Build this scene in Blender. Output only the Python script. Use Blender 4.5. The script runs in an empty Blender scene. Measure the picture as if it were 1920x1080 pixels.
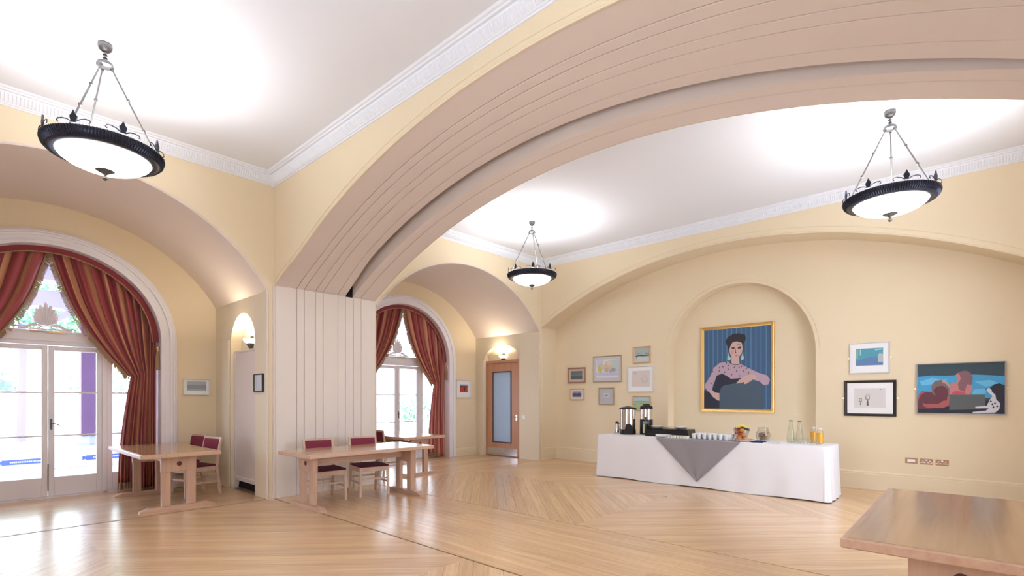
import bpy, math, random
from mathutils import Matrix, Vector
random.seed(7)
R = math.radians
scene = bpy.context.scene
col = scene.collection

# ------------------------------------------------------------------ camera
cam_d = bpy.data.cameras.new('camera')
cam = bpy.data.objects.new('camera', cam_d); col.objects.link(cam)
YAW = 42.3                                    # heading, degrees anticlockwise from +X
cam.location = (0, 0, 1.452)
cam.rotation_euler = (R(90), 0, R(YAW - 90))
cam_d.sensor_width = 36; cam_d.lens = 950 / 1920 * 36
cam_d.shift_y = (748 - 540) / 1920
cam_d.clip_start = .05; cam_d.clip_end = 300
scene.camera = cam
# ------------------------------------------------------------------ light
world = bpy.data.worlds.new('world'); scene.world = world
world.use_nodes = True
bg = world.node_tree.nodes['Background']
bg.inputs[0].default_value = (.75, .85, 1.0, 1)
bg.inputs[1].default_value = 9.0
scene.cycles.transparent_max_bounces = 24
scene.view_settings.view_transform = 'Standard'
scene.view_settings.look = 'None'
scene.view_settings.exposure = 0.27
scene.view_settings.gamma = 1
scene.view_settings.use_curve_mapping = False
LAMP_UP, LAMP_BOWL, SCONCE = 34, 5.0, 9

def portal(x, y, z, w, h, rot):
    d = bpy.data.lights.new('daylight_opening', 'AREA'); d.shape = 'RECTANGLE'; d.size = w; d.size_y = h
    d.cycles.is_portal = True
    o = bpy.data.objects.new('daylight_opening', d); col.objects.link(o)
    o.location = (x, y, z); o.rotation_euler = rot
# ------------------------------------------------------------------ plan (metres)
CX1, CX2, CY = .92, 7.07, 3.39                # bay centres
XW, X1, X2, XF, XR = -1.31, 3.146, 4.823, 9.35, 9.91
YS, YN, YB = -.78, 7.557, 9.71                # south wall, arcade wall, back of the window niches
ZC, ZS = 4.70, 3.06
# ------------------------------------------------------------------ helpers
class MB:
    def __init__(s): s.v = []; s.f = []; s.m = []; s.uv = None
    def add(s, vs, fs, mi=0):
        n = len(s.v); s.v += [tuple(v) for v in vs]
        for f in fs: s.f.append(tuple(i + n for i in f)); s.m.append(mi)
    def box(s, x0, x1, y0, y1, z0, z1, M=None, mi=0, ch=0):
        if ch:                                  # chamfered box
            c = min(ch, (x1-x0)*.45, (y1-y0)*.45, (z1-z0)*.45); vs = []
            for z, k in ((z0, c), (z0 + c, 0), (z1 - c, 0), (z1, c)):
                a0, a1, b0, b1 = x0 + k, x1 - k, y0 + k, y1 - k
                vs += [(a0+c*(k==0), b0, z), (a1-c*(k==0), b0, z), (a1, b0+c*(k==0), z), (a1, b1-c*(k==0), z),
                       (a1-c*(k==0), b1, z), (a0+c*(k==0), b1, z), (a0, b1-c*(k==0), z), (a0, b0+c*(k==0), z)]
            fs = [tuple(range(7, -1, -1)), tuple(range(24, 32))]
            for l in range(3):
                for i in range(8):
                    j = (i + 1) % 8; fs.append((l*8+i, l*8+j, l*8+8+j, l*8+8+i))
        else:
            vs = [(x, y, z) for z in (z0, z1) for x, y in ((x0, y0), (x1, y0), (x1, y1), (x0, y1))]
            fs = [(3, 2, 1, 0), (4, 5, 6, 7), (0, 1, 5, 4), (1, 2, 6, 5), (2, 3, 7, 6), (3, 0, 4, 7)]
        if M: vs = [M @ Vector(v) for v in vs]
        s.add(vs, fs, mi); return s
    def bar(s, p, q, w, d, mi=0, w2=None, d2=None):   # rectangular bar between two points
        p, q = Vector(p), Vector(q); z = (q - p).normalized()
        a = Vector((0, 0, 1)) if abs(z.z) < .9 else Vector((1, 0, 0))
        x = z.cross(a).normalized(); y = z.cross(x); w2 = w2 or w; d2 = d2 or d
        if abs(z.z) >= .9: x, y = y, -x
        vs = [p + x*i*w/2 + y*j*d/2 for i, j in ((-1,-1),(1,-1),(1,1),(-1,1))] + [q + x*i*w2/2 + y*j*d2/2 for i, j in ((-1,-1),(1,-1),(1,1),(-1,1))]
        s.add(vs, [(3,2,1,0),(4,5,6,7),(0,1,5,4),(1,2,6,5),(2,3,7,6),(3,0,4,7)], mi); return s
    def tube(s, pts, r, n=8, mi=0, closed=False):
        pts = [Vector(p) for p in pts]; N = len(pts); rs = r if isinstance(r, (list, tuple)) else [r]*N; vs = []
        for i, p in enumerate(pts):
            a = pts[i-1] if (i or closed) else p; b = pts[(i+1) % N] if (i < N-1 or closed) else p
            t = (b - a).normalized(); u = Vector((0,0,1)) if abs(t.z) < .95 else Vector((1,0,0))
            x = t.cross(u).normalized(); y = t.cross(x)
            vs += [p + (x*math.cos(2*math.pi*k/n) + y*math.sin(2*math.pi*k/n))*rs[i] for k in range(n)]
        fs = []
        for i in range(N if closed else N-1):
            j = (i+1) % N
            fs += [(i*n+k, i*n+(k+1)%n, j*n+(k+1)%n, j*n+k) for k in range(n)]
        if not closed: fs += [tuple(range(n-1,-1,-1)), tuple((N-1)*n+k for k in range(n))]
        s.add(vs, fs, mi); return s
    def lathe(s, prof, c=(0,0,0), n=24, mi=0, a0=0, a1=2*math.pi, M=None):
        full = abs(a1-a0) > 6.28; m = n if full else n+1; vs = []
        for r, z in prof:
            vs += [(c[0]+r*math.cos(a0+(a1-a0)*k/n), c[1]+r*math.sin(a0+(a1-a0)*k/n), c[2]+z) for k in range(m)]
        fs = []
        for i in range(len(prof)-1):
            for k in range(n):
                l = (k+1) % m if full else k+1
                fs.append((i*m+k, i*m+l, (i+1)*m+l, (i+1)*m+k))
        if M: vs = [M @ Vector(v) for v in vs]
        s.add(vs, fs, mi); return s
    def prism(s, poly, fn, t0, t1, mi=0):        # fn(a, b, t) -> xyz
        n = len(poly); vs = [fn(a, b, t0) for a, b in poly] + [fn(a, b, t1) for a, b in poly]
        s.add(vs, [tuple(range(n-1,-1,-1)), tuple(range(n, 2*n))] + [(i, (i+1)%n, n+(i+1)%n, n+i) for i in range(n)], mi); return s
    def grid(s, rows, mi=0, closed=False):
        n = len(rows[0]); vs = [p for r in rows for p in r]
        s.add(vs, [(i*n+k, i*n+k+1, (i+1)*n+k+1, (i+1)*n+k) for i in range(len(rows)-1) for k in range(n-1)], mi); return s
    def build(s, name, mat, parent=None, smooth=False, uv=None, recalc=False):
        me = bpy.data.meshes.new(name); me.from_pydata(s.v, [], s.f)
        for m in (mat if isinstance(mat, (list, tuple)) else [mat]): me.materials.append(m)
        for p, mi in zip(me.polygons, s.m): p.material_index = mi; p.use_smooth = smooth
        if uv:
            l = me.uv_layers.new(name='uv')
            for lp in me.loops: l.data[lp.index].uv = uv[lp.vertex_index]
        if smooth:
            try: me.set_sharp_from_angle(angle=R(38))
            except Exception: pass
        me.update(); o = bpy.data.objects.new(name, me); col.objects.link(o)
        if parent: o.parent = parent
        return o
def empty(name, loc=(0,0,0), rz=0, parent=None):
    o = bpy.data.objects.new(name, None); col.objects.link(o); o.location = loc; o.rotation_euler = (0, 0, rz)
    o.empty_display_size = .1
    if parent: o.parent = parent
    return o
def tag(o, label=None, cat=None, group=None, kind=None):
    if label: o['label'] = label
    if cat: o['category'] = cat
    if group: o['group'] = group
    if kind: o['kind'] = kind
    return o
def struct(o): o['kind'] = 'structure'; return o
def kids(o): return [c for c in bpy.data.objects if c.parent == o]
def copy_tree(o, parent=None):
    c = o.copy(); col.objects.link(c)
    if parent: c.parent = parent
    for k in kids(o): copy_tree(k, c)
    return c
# ------------------------------------------------------------------ materials
MATS = {}
def mat(name, c, rough=.6, metal=0, spec=.5, emit=None, es=0, bump=None, trans=0, coat=0, var=0, ior=1.45):
    m = bpy.data.materials.new(name); m.use_nodes = True; nt = m.node_tree; b = nt.nodes['Principled BSDF']
    b.inputs['Base Color'].default_value = (*c, 1); b.inputs['Roughness'].default_value = rough
    b.inputs['Metallic'].default_value = metal; b.inputs['Specular IOR Level'].default_value = spec
    b.inputs['IOR'].default_value = ior; b.inputs['Coat Weight'].default_value = coat
    b.inputs['Transmission Weight'].default_value = trans
    if emit: b.inputs['Emission Color'].default_value = (*emit, 1); b.inputs['Emission Strength'].default_value = es
    tc = nt.nodes.new('ShaderNodeTexCoord')
    if var:
        n = nt.nodes.new('ShaderNodeTexNoise'); n.inputs['Scale'].default_value = 2.2; n.inputs['Detail'].default_value = 4
        nt.links.new(tc.outputs['Object'], n.inputs['Vector'])
        mx = nt.nodes.new('ShaderNodeMix'); mx.data_type = 'RGBA'
        mx.inputs[6].default_value = (*[x*(1-var) for x in c], 1); mx.inputs[7].default_value = (*[min(1, x*(1+var)) for x in c], 1)
        nt.links.new(n.outputs['Fac'], mx.inputs[0]); nt.links.new(mx.outputs[2], b.inputs['Base Color'])
    if bump:
        n = nt.nodes.new('ShaderNodeTexNoise'); n.inputs['Scale'].default_value = bump[0]; n.inputs['Detail'].default_value = 3
        nt.links.new(tc.outputs['Object'], n.inputs['Vector'])
        bp = nt.nodes.new('ShaderNodeBump'); bp.inputs['Strength'].default_value = bump[1]; bp.inputs['Distance'].default_value = .01
        nt.links.new(n.outputs['Fac'], bp.inputs['Height']); nt.links.new(bp.outputs[0], b.inputs['Normal'])
    MATS[name] = m; return m
def wood(name, c1, c2, axis='X', rough=.3, scale=1.0, rnd=.0, coat=0, uneven=.06):
    """grain stretched along one object axis; each object may take its own tone"""
    m = bpy.data.materials.new(name); m.use_nodes = True; nt = m.node_tree; N = nt.nodes; L = nt.links; b = N['Principled BSDF']
    tc = N.new('ShaderNodeTexCoord'); mp = N.new('ShaderNodeMapping'); L.new(tc.outputs['Object'], mp.inputs[0])
    sc = {'X': (1.2, 26, 26), 'Y': (26, 1.2, 26), 'Z': (26, 26, 1.2)}[axis]
    mp.inputs['Scale'].default_value = [x*scale for x in sc]
    oi = N.new('ShaderNodeObjectInfo'); ad = N.new('ShaderNodeVectorMath'); ad.operation = 'SCALE'
    cb = N.new('ShaderNodeCombineXYZ')
    for i in range(3): L.new(oi.outputs['Random'], cb.inputs[i])
    L.new(cb.outputs[0], ad.inputs[0]); ad.inputs['Scale'].default_value = 37
    L.new(ad.outputs[0], mp.inputs['Location'])
    n = N.new('ShaderNodeTexNoise'); n.inputs['Scale'].default_value = 1; n.inputs['Detail'].default_value = 6; n.inputs['Roughness'].default_value = .6
    n.inputs['Distortion'].default_value = .6
    L.new(mp.outputs[0], n.inputs['Vector'])
    cr = N.new('ShaderNodeValToRGB'); cr.color_ramp.elements[0].position = .3; cr.color_ramp.elements[1].position = .72
    cr.color_ramp.elements[0].color = (*c1, 1); cr.color_ramp.elements[1].color = (*c2, 1)
    L.new(n.outputs['Fac'], cr.inputs[0]); out = cr.outputs[0]
    if rnd:
        hs = N.new('ShaderNodeHueSaturation'); mr = N.new('ShaderNodeMapRange')
        mr.inputs['To Min'].default_value = 1-rnd; mr.inputs['To Max'].default_value = 1+rnd
        L.new(oi.outputs['Random'], mr.inputs['Value']); L.new(mr.outputs[0], hs.inputs['Value']); L.new(out, hs.inputs['Color']); out = hs.outputs[0]
    L.new(out, b.inputs['Base Color']); b.inputs['Roughness'].default_value = rough; b.inputs['Coat Weight'].default_value = coat
    b.inputs['Coat Roughness'].default_value = .15
    bp = N.new('ShaderNodeBump'); bp.inputs['Strength'].default_value = uneven; bp.inputs['Distance'].default_value = .01
    L.new(n.outputs['Fac'], bp.inputs['Height']); L.new(bp.outputs[0], b.inputs['Normal'])
    b.inputs['Coat Roughness'].default_value = .24
    MATS[name] = m; return m
def glass(name, tint=(1,1,1), gloss=.08, rough=0.0):
    m = bpy.data.materials.new(name); m.use_nodes = True; nt = m.node_tree; N = nt.nodes; L = nt.links; N.clear()
    o = N.new('ShaderNodeOutputMaterial'); t = N.new('ShaderNodeBsdfTransparent'); t.inputs[0].default_value = (*tint, 1)
    g = N.new('ShaderNodeBsdfGlossy'); g.inputs['Roughness'].default_value = rough; mx = N.new('ShaderNodeMixShader')
    lw = N.new('ShaderNodeLayerWeight'); lw.inputs['Blend'].default_value = gloss
    L.new(lw.outputs['Facing'], mx.inputs[0]); L.new(t.outputs[0], mx.inputs[1]); L.new(g.outputs[0], mx.inputs[2]); L.new(mx.outputs[0], o.inputs[0])
    MATS[name] = m; return m
WALL = mat('yellow wall paint', (.80, .67, .47), .75, bump=(90, .04), var=.02)
CREAM = mat('cream paint', (.75, .65, .59), .6, var=.015)
CREAM2 = mat('warm cream paint', (.79, .69, .52), .65, var=.015)
PANEL = mat('pale panel paint', (.80, .72, .65), .5, var=.015)
WHITE = mat('white gloss paint', (.85, .82, .86), .4)
CEIL = mat('ceiling white', (.80, .82, .88), .8)
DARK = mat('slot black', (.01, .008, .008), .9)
FLOOR = wood('oak floor', (.59, .36, .185), (.76, .52, .31), 'X', .27, rnd=.09, uneven=.02, coat=.35)
FLOORB = mat('floor joint', (.30, .18, .10), .5)
TBL = wood('beech table', (.53, .32, .22), (.64, .42, .30), 'X', .28, rnd=.03)
TBLZ = wood('beech post', (.53, .32, .22), (.64, .42, .30), 'Z', .35, rnd=.03)
TBLY = wood('beech foot', (.53, .32, .22), (.64, .42, .30), 'Y', .35, rnd=.03)
VENEER = wood('oak veneer top', (.46, .27, .14), (.56, .35, .20), 'X', .16, scale=.6)
CHW = wood('chair beech', (.62, .42, .31), (.74, .54, .42), 'Z', .35, rnd=.03)
SEAT = mat('plum seat cloth', (.10, .012, .035), .9, bump=(400, .1))
BACKP = mat('burgundy back cloth', (.22, .028, .055), .85, bump=(400, .1))
DOORW = wood('cherry door', (.50, .24, .13), (.60, .31, .18), 'Z', .35)
DOORG = mat('daylit frosted glass', (.42, .58, .78), .35, spec=.6)  # opaque; daylight at the pane is put into its pale blue
STEEL = mat('steel', (.62, .62, .64), .22, 1)
BRASS = mat('brass', (.75, .55, .28), .3, 1)
BRONZE = mat('dark bronze', (.035, .038, .06), .38, .6)
PEWTER = mat('pewter', (.15, .145, .145), .38, .7)
BOWL = mat('lit glass bowl', (.9, .9, .9), .3, emit=(1, .985, .97), es=LAMP_BOWL)
BLACK = mat('black plastic', (.012, .012, .016), .3)
CHROME = mat('polished steel', (.72, .71, .73), .14, 1)
PORC = mat('porcelain', (.85, .85, .87), .2)
CLOTH = mat('white tablecloth', (.84, .83, .87), .85, bump=(3, .25))
GREY = mat('grey runner', (.30, .275, .295), .85)
GLASS = glass('window glass')
TUMB = glass('tumbler glass', (.97, .98, .98), .18, .08)
GOLD = mat('gilt', (.80, .52, .18), .32, .75)
WOODF = mat('light wood frame', (.66, .42, .25), .5)
TAN = mat('tan fringe', (.38, .24, .14), .9)
BAND = mat('burgundy band', (.27, .04, .045), .8)
# ------------------------------------------------------------------ floor
def clip(poly, nx, ny, c):                     # keep nx*x+ny*y <= c
    out = []
    for i in range(len(poly)):
        a, b = poly[i-1], poly[i]; da = nx*a[0]+ny*a[1]-c; db = nx*b[0]+ny*b[1]-c
        if (da > 0) != (db > 0):
            t = da/(da-db); out.append((a[0]+t*(b[0]-a[0]), a[1]+t*(b[1]-a[1])))
        if db <= 0: out.append(b)
    return out
CAY, SAY = math.cos(R(YAW)), math.sin(R(YAW))
def in_view(x, y, z=0):
    d = x*CAY + y*SAY
    if d < .3: return False
    u = 960 + 950*(x*SAY - y*CAY)/d; v = 748 - 950*(z-1.452)/d
    return -30 < u < 1950 and v < 1110
floor = MB().box(XW-.1, XR+.1, YS-.1, YB+.45, -.10, -.018).build('floor', FLOORB); struct(floor)
PW, GAP = .126, .0011
rest = MB(); nplank = 0
def planks(poly, ang, lmax=99, seed=0):
    global nplank
    rg = random.Random(seed); dx, dy = math.cos(ang), math.sin(ang); nx, ny = -dy, dx
    cs = [nx*p[0]+ny*p[1] for p in poly]; k0 = math.floor(min(cs)/PW); k1 = math.ceil(max(cs)/PW)
    for k in range(k0, k1):
        q = clip(clip(poly, nx, ny, (k+1)*PW-GAP), -nx, -ny, -(k*PW+GAP))
        if len(q) < 3: continue
        ts = [dx*p[0]+dy*p[1] for p in q]; a = min(ts); e = max(ts)
        if e - a < .02: continue
        cuts = [a]; t = a + (rg.uniform(.4, 1)*lmax if lmax < 50 else 99)
        while t < e - .3: cuts.append(t); t += lmax*rg.uniform(.8, 1)
        cuts.append(e)
        for c0, c1 in zip(cuts, cuts[1:]):
            w = clip(clip(q, dx, dy, c1-(GAP if c1 < e else -1)), -dx, -dy, -(c0+(GAP if c0 > a else -1)))
            if len(w) < 3: continue
            area = abs(sum(w[i-1][0]*w[i][1]-w[i][0]*w[i-1][1] for i in range(len(w))))/2
            if area < .002: continue
            px = sum(p[0] for p in w)/len(w); py = sum(p[1] for p in w)/len(w)
            vis = any(in_view(*p) for p in w) or in_view(px, py)
            if vis and area > .012:
                loc = [((p[0]-px)*dx+(p[1]-py)*dy, (p[0]-px)*nx+(p[1]-py)*ny) for p in w]
                m = MB(); m.prism(loc, lambda a, b, t: (a, b, t), -.018, 0)
                o = m.build('plank', FLOOR, floor); o.location = (px, py, 0); o.rotation_euler = (0, 0, ang); nplank += 1
            else: rest.prism(w, lambda a, b, t: (a, b, t), -.018, 0)
def rect(x0, x1, y0, y1): return [(x0, y0), (x1, y0), (x1, y1), (x0, y1)]
for cx, xa, xb in ((CX1, XW, X1-.03), (CX2, X2+.01, XF)):
    planks(rect(xa, cx, CY, YN), R(45), 99, 1); planks(rect(cx, xb, CY, YN), R(-45), 99, 2)
    planks(rect(xa, cx, YS, CY), R(-45), 99, 3); planks(rect(cx, xb, YS, CY), R(45), 99, 4)
planks(rect(X1-.01, X2-.01, YS, YN), R(90), 3.6, 5)
planks(rect(CX1-2.1, X1-.11, YN+.012, YB+.40), 0, 99, 6); planks(rect(X2+.01, XF-.08, YN+.012, YB+.40), 0, 99, 7)
planks(rect(XF, XR, YS, YN), R(90), 4.3, 8)
rest.build('plank_field', FLOOR, floor)['kind'] = 'stuff'
print('planks', nplank)
# ------------------------------------------------------------------ walls
def sheet(m, axis, plane, av, lo, hi, flip=False, mi=0):
    for a, b in zip(av, av[1:]):
        if hi(a)-lo(a) < 1e-4 and hi(b)-lo(b) < 1e-4: continue
        q = [(a, lo(a)), (b, lo(b)), (b, hi(b)), (a, hi(a))]
        vs = [(plane, p[0], p[1]) if axis == 'X' else (p[0], plane, p[1]) for p in q]
        m.add(vs, [(3, 2, 1, 0) if flip else (0, 1, 2, 3)], mi)
def lin(a, b, n): return [a+(b-a)*i/n for i in range(n+1)]
def circ(c, zc, r): return lambda y: zc + math.sqrt(max(0, r*r-(y-c)**2))
barrel_a = [CX1-2.12, CX1+2.12]
def seg(c, w, zs, crown):
    s = crown - zs; r = (w*w+s*s)/(2*s); return circ(c, crown-r, r)
B1 = seg(CX1, 2.12, 3.02, 4.22); N1a, N1b = CX1-2.12, CX1+2.12
B2 = seg(CX2-.02, 2.20, 3.04, 4.165); N2a, N2b = CX2-2.22, CX2+2.18
ARCX, ARCW = circ(3.39, -3.884, 8.17), None
def clampz(f, a0, a1):                          # opening height inside a0..a1
    return lambda a: f(a) if a0 <= a <= a1 else None
def ell(xc, rx, rz, zs): return lambda a: zs + rz*math.sqrt(max(0, 1-((a-xc)/rx)**2))
def cosl(xc, r, n): return [xc - r*math.cos(math.pi*i/n) for i in range(n+1)]

def arcade(name, x0, x1, na, nb, f, sides):
    """window-side wall of a room: wide arched opening, barrel behind it"""
    m = MB(); av = lin(na, nb, 48); top = lambda a: ZC
    sheet(m, 'Y', YN, av, f, top)
    if na > x0: sheet(m, 'Y', YN, [x0, na], lambda a: -.03, top)
    if nb < x1: sheet(m, 'Y', YN, [nb, x1], lambda a: -.03, top)
    return struct(m.build(name, WALL))
wall_n1 = arcade('wall_north', XW, X1, N1a, N1b, B1, None)
wall_n2 = arcade('wall_north_east', X2, XF, N2a, N2b, B2, None)
def barrel(name, na, nb, f):
    m = MB(); av = lin(na, nb, 48)
    m.grid([[(a, YN, f(a)) for a in av], [(a, YB, f(a)) for a in av]])
    return struct(m.build(name, CREAM, smooth=True))
barrel('ceiling_vault', N1a, N1b, B1); barrel('ceiling_vault_east', N2a, N2b, B2)
def bead(parent, pts, r=.014, mt=None):
    return MB().tube(pts, r, 6).build('arch_bead', mt or WALL, parent, smooth=True)
bead(wall_n1, [(a, YN-.004, B1(a)) for a in lin(N1a, N1b, 40)] + [(N1b, YN-.004, z) for z in (2.5, 1, 0.0)], .016, CREAM)
bead(wall_n2, [(a, YN-.004, B2(a)) for a in lin(N2a, N2b, 40)] + [(N2b, YN-.004, z) for z in (2.5, 1, 0.0)], .016, CREAM)
# back wall of each niche with the arched window opening
W1X, W2X, RXI, RZI, ZI, RXO, RZO = .925, 7.0, 1.31, 1.27, 2.37, 1.53, 1.47
def window_wall(name, na, nb, f, xc):
    m = MB(); e = ell(xc, RXI, RZI, ZI); av = cosl(xc, RXI, 40); f0 = f; f = lambda a: f0(a)+.05
    sheet(m, 'Y', YB, av, e, f)
    sheet(m, 'Y', YB, lin(na, xc-RXI, 8), lambda a: -.03, f); sheet(m, 'Y', YB, lin(xc+RXI, nb, 8), lambda a: -.03, f)
    w = struct(m.build(name, WALL))
    pth = [(xc-RXI, -.03)] + [(a, e(a)) for a in av] + [(xc+RXI, -.03)]
    r = MB().grid([[(a, YB, z) for a, z in pth], [(a, YB+.42, z) for a, z in pth]]); r.build('window_reveal', WHITE, w, smooth=True)
    return w
ww1 = window_wall('wall_window', N1a, N1b, B1, W1X); ww2 = window_wall('wall_window_east', N2a, N2b, B2, W2X)
def architrave(name, xc):
    """stepped white moulding round the arch"""
    prof = [(0, 0), (0, .045), (.05, .045), (.055, .03), (.12, .03), (.125, .055), (.155, .06), (.17, .045), (.19, .05), (.205, .03), (.22, .028), (.22, 0)]
    rows = []
    for t, d in prof:
        rx, rz = RXI + t, RZI + t*.92
        rows.append([(xc-rx, YB-d, 0), (xc-rx, YB-d, 1.2)] + [(xc-rx*math.cos(math.pi*i/40), YB-d, ZI+rz*math.sin(math.pi*i/40)) for i in range(41)] + [(xc+rx, YB-d, 1.2), (xc+rx, YB-d, 0)])
    return struct(MB().grid(rows).build(name, WHITE, smooth=True))
architrave('trim_1', W1X); architrave('trim_2', W2X)
# side walls of niches, with shallow arched alcoves
def side_wall(name, x, f_end, y_al, hw, zs, zt, depth):
    m = MB(); s = zt - zs; al = ell(y_al, hw, s, zs); a0, a1 = y_al-hw, y_al+hw
    top = lambda a: f_end
    sheet(m, 'X', x, [YN, a0], lambda a: -.03, top); sheet(m, 'X', x, [a1, YB], lambda a: -.03, top)
    av = cosl(y_al, hw, 24); sheet(m, 'X', x, av, al, top)
    w = struct(m.build(name, CREAM2))
    pth = [(a0, -.03)] + [(a, al(a)) for a in av] + [(a1, -.03)]
    r = MB(); r.grid([[(x, a, z) for a, z in pth], [(x+depth, a, z) for a, z in pth]])
    sheet(r, 'X', x+depth, av, lambda a: -.03, al)
    r.build('alcove', CREAM2, w)
    return w
SW1, SW2 = N1b, N2b
side1 = side_wall('wall_side', SW1, B1(N1b), 8.50, .50, 2.32, 2.80, .16)
side2 = side_wall('wall_side_east', SW2, B2(N2b), 8.78, .60, 2.46, 2.80, .14)
for x, nm in ((N1a, 'wall_side_west'), (N2a, 'wall_pier')):
    m = MB(); sheet(m, 'X', x, [YN, YB], lambda a: -.03, lambda a: 3.05); struct(m.build(nm, CREAM))
# casing strips beside the alcoves
MB().box(SW1-.03, SW1+.001, 9.02, 9.30, 0, 2.42, ch=.008).build('casing', CREAM2, side1)
MB().box(SW2-.03, SW2+.001, 9.38, 9.56, 0, 2.46, ch=.008).build('casing', CREAM2, side2)
# the big beam between the rooms
def ss(t): t = max(0, min(1, t)); return t*t*(3-2*t)
F_front = lambda y: circ(2.921, -4.329, 8.656)(y) + .115*ss((y-6.7)/.857)
F_back1 = lambda y: circ(3.425, -3.91, 8.235)(y) - .085*ss((y-6.7)/.857)
F_back2 = circ(3.318, -4.527, 8.746)
XG = [X1, 3.466, 3.585, 3.763, 3.885, 4.134, 4.28]; XG2 = [4.395, 4.551, X2]
ya = lin(YS, YN, 64)
m = MB(); sheet(m, 'X', X1, ya, F_front, lambda a: ZC); beam = struct(m.build('wall_beam', WALL))
m = MB(); sheet(m, 'X', X2, ya, F_back2, lambda a: ZC); struct(m.build('wall_beam_east', WALL))
bead(beam, [(X1-.004, y, F_front(y)+.004) for y in ya], .014)
bead(beam, [(X1-.002, y, F_front(y)+.075) for y in ya], .006)
def curved_plank(xa, xb, za, zb, g=.004):
    """one board bent along the soffit, 22 mm thick"""
    m = MB(); rows = []
    for y in ya:
        a, b = za(y), zb(y); rows.append([(xa+g, y, a+.030), (xa+g, y, a+.004), (xa+g+.005, y, a), (xb-g-.005, y, b), (xb-g, y, b+.004), (xb-g, y, b+.030)])
    m.grid(rows); return m.build('plank', CREAM, beam)
for a, b in zip(XG, XG[1:]):
    fa = lambda y, a=a: F_front(y)+(F_back1(y)-F_front(y))*(a-X1)/(4.28-X1)
    fb = lambda y, b=b: F_front(y)+(F_back1(y)-F_front(y))*(b-X1)/(4.28-X1)
    curved_plank(a, b, fa, fb)
for a, b in zip(XG2, XG2[1:]): curved_plank(a, b, F_back2, F_back2)
m = MB()                                        # backing behind the boards and the partition slot
for xa, xb, fa, fb, o in ((X1, 4.28, F_front, F_back1, .02), (4.395, X2, F_back2, F_back2, .02)):
    m.grid([[(xa, y, fa(y)+o), (xb, y, fb(y)+o)] for y in ya])
m.build('soffit_backing', CREAM, beam)
m = MB(); sheet(m, 'X', 4.395, ya, F_back2, lambda y: F_back2(y)+.42); m.build('soffit_step', CREAM, beam)
MB().grid([[(4.276, y, F_back1(y)), (4.276, y, F_back1(y)+.17), (4.395, y, F_back1(y)+.17)] for y in ya]).build('partition_slot', CREAM, beam)
MB().box(4.284, 4.392, YN-.020, YN+.3, 3.112, 3.5).build('slot_shade', DARK, beam)  # black block stands in for the shade at the foot of the gap
# pier face: upright boards
pier = struct(MB().box(X1, X2, YN-.001, YN+.06, -.03, ZC).build('wall_pier_face', CREAM))
for a, b in zip([X1+.008, 3.466, 3.585, 3.763, 3.885, 4.134, 4.267, 4.41, 4.551], [3.466, 3.585, 3.763, 3.885, 4.134, 4.267, 4.41, 4.551, X2-.005]):
    MB().box(a+.003, b-.003, YN-.018, YN-.002, .0, 3.112, ch=.003).build('plank', PANEL, pier)
MB().box(X1-.03, X1+.008, YN-.022, YN+.05, -.02, 3.105, ch=.006).build('corner_bead', CREAM, pier)
# end wall with its wide shallow recess and portrait niche
m = MB(); sheet(m, 'X', XF, ya, ARCX, lambda a: ZC); far = struct(m.build('wall_east', WALL))
m = MB(); m.grid([[(XF, y, ARCX(y)), (XR, y, ARCX(y))] for y in ya]); m.build('arch_soffit', WALL, far, smooth=True)
m = MB(); NY, NR, NZ, ND = 3.325, 1.335, 2.30, .28
nch = lambda a: NZ + (math.sqrt(max(0, NR**2-(a-NY)**2)))
hiX = lambda a: ARCX(a)+.06
sheet(m, 'X', XR, lin(YS, NY-NR, 16), lambda a: -.03, hiX); sheet(m, 'X', XR, lin(NY+NR, YN, 16), lambda a: -.03, hiX)
av = cosl(NY, NR, 40); sheet(m, 'X', XR, av, nch, hiX)
m.build('recess_wall', WALL, far)
m = MB(); pth = [(NY-NR, 0)] + [(a, nch(a)) for a in av] + [(NY+NR, 0)]
m.grid([[(XR+d, a, z) for a, z in pth] for d in (0, ND)]); sheet(m, 'X', XR+ND, av, lambda a: -.03, nch)
m.build('niche', WALL, far)
bead(far, [(XF-.003, y, ARCX(y)) for y in ya], .014); bead(far, [(XF-.002, y, ARCX(y)+.09) for y in ya], .006)
bead(far, [(XR-.002, NY+(NR+.06)*math.cos(t), NZ+(NR+.06)*math.sin(t)) for t in lin(0, math.pi, 40)], .006)
m = MB(); sheet(m, 'Y', YN, [XF, XR], lambda a: -.03, lambda a: 3.2)
struct(m.build('wall_return', WALL))
bead(far, [(XF+.0, YN-.006, z) for z in (3.1, 1.5, 0)], .018)
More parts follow.
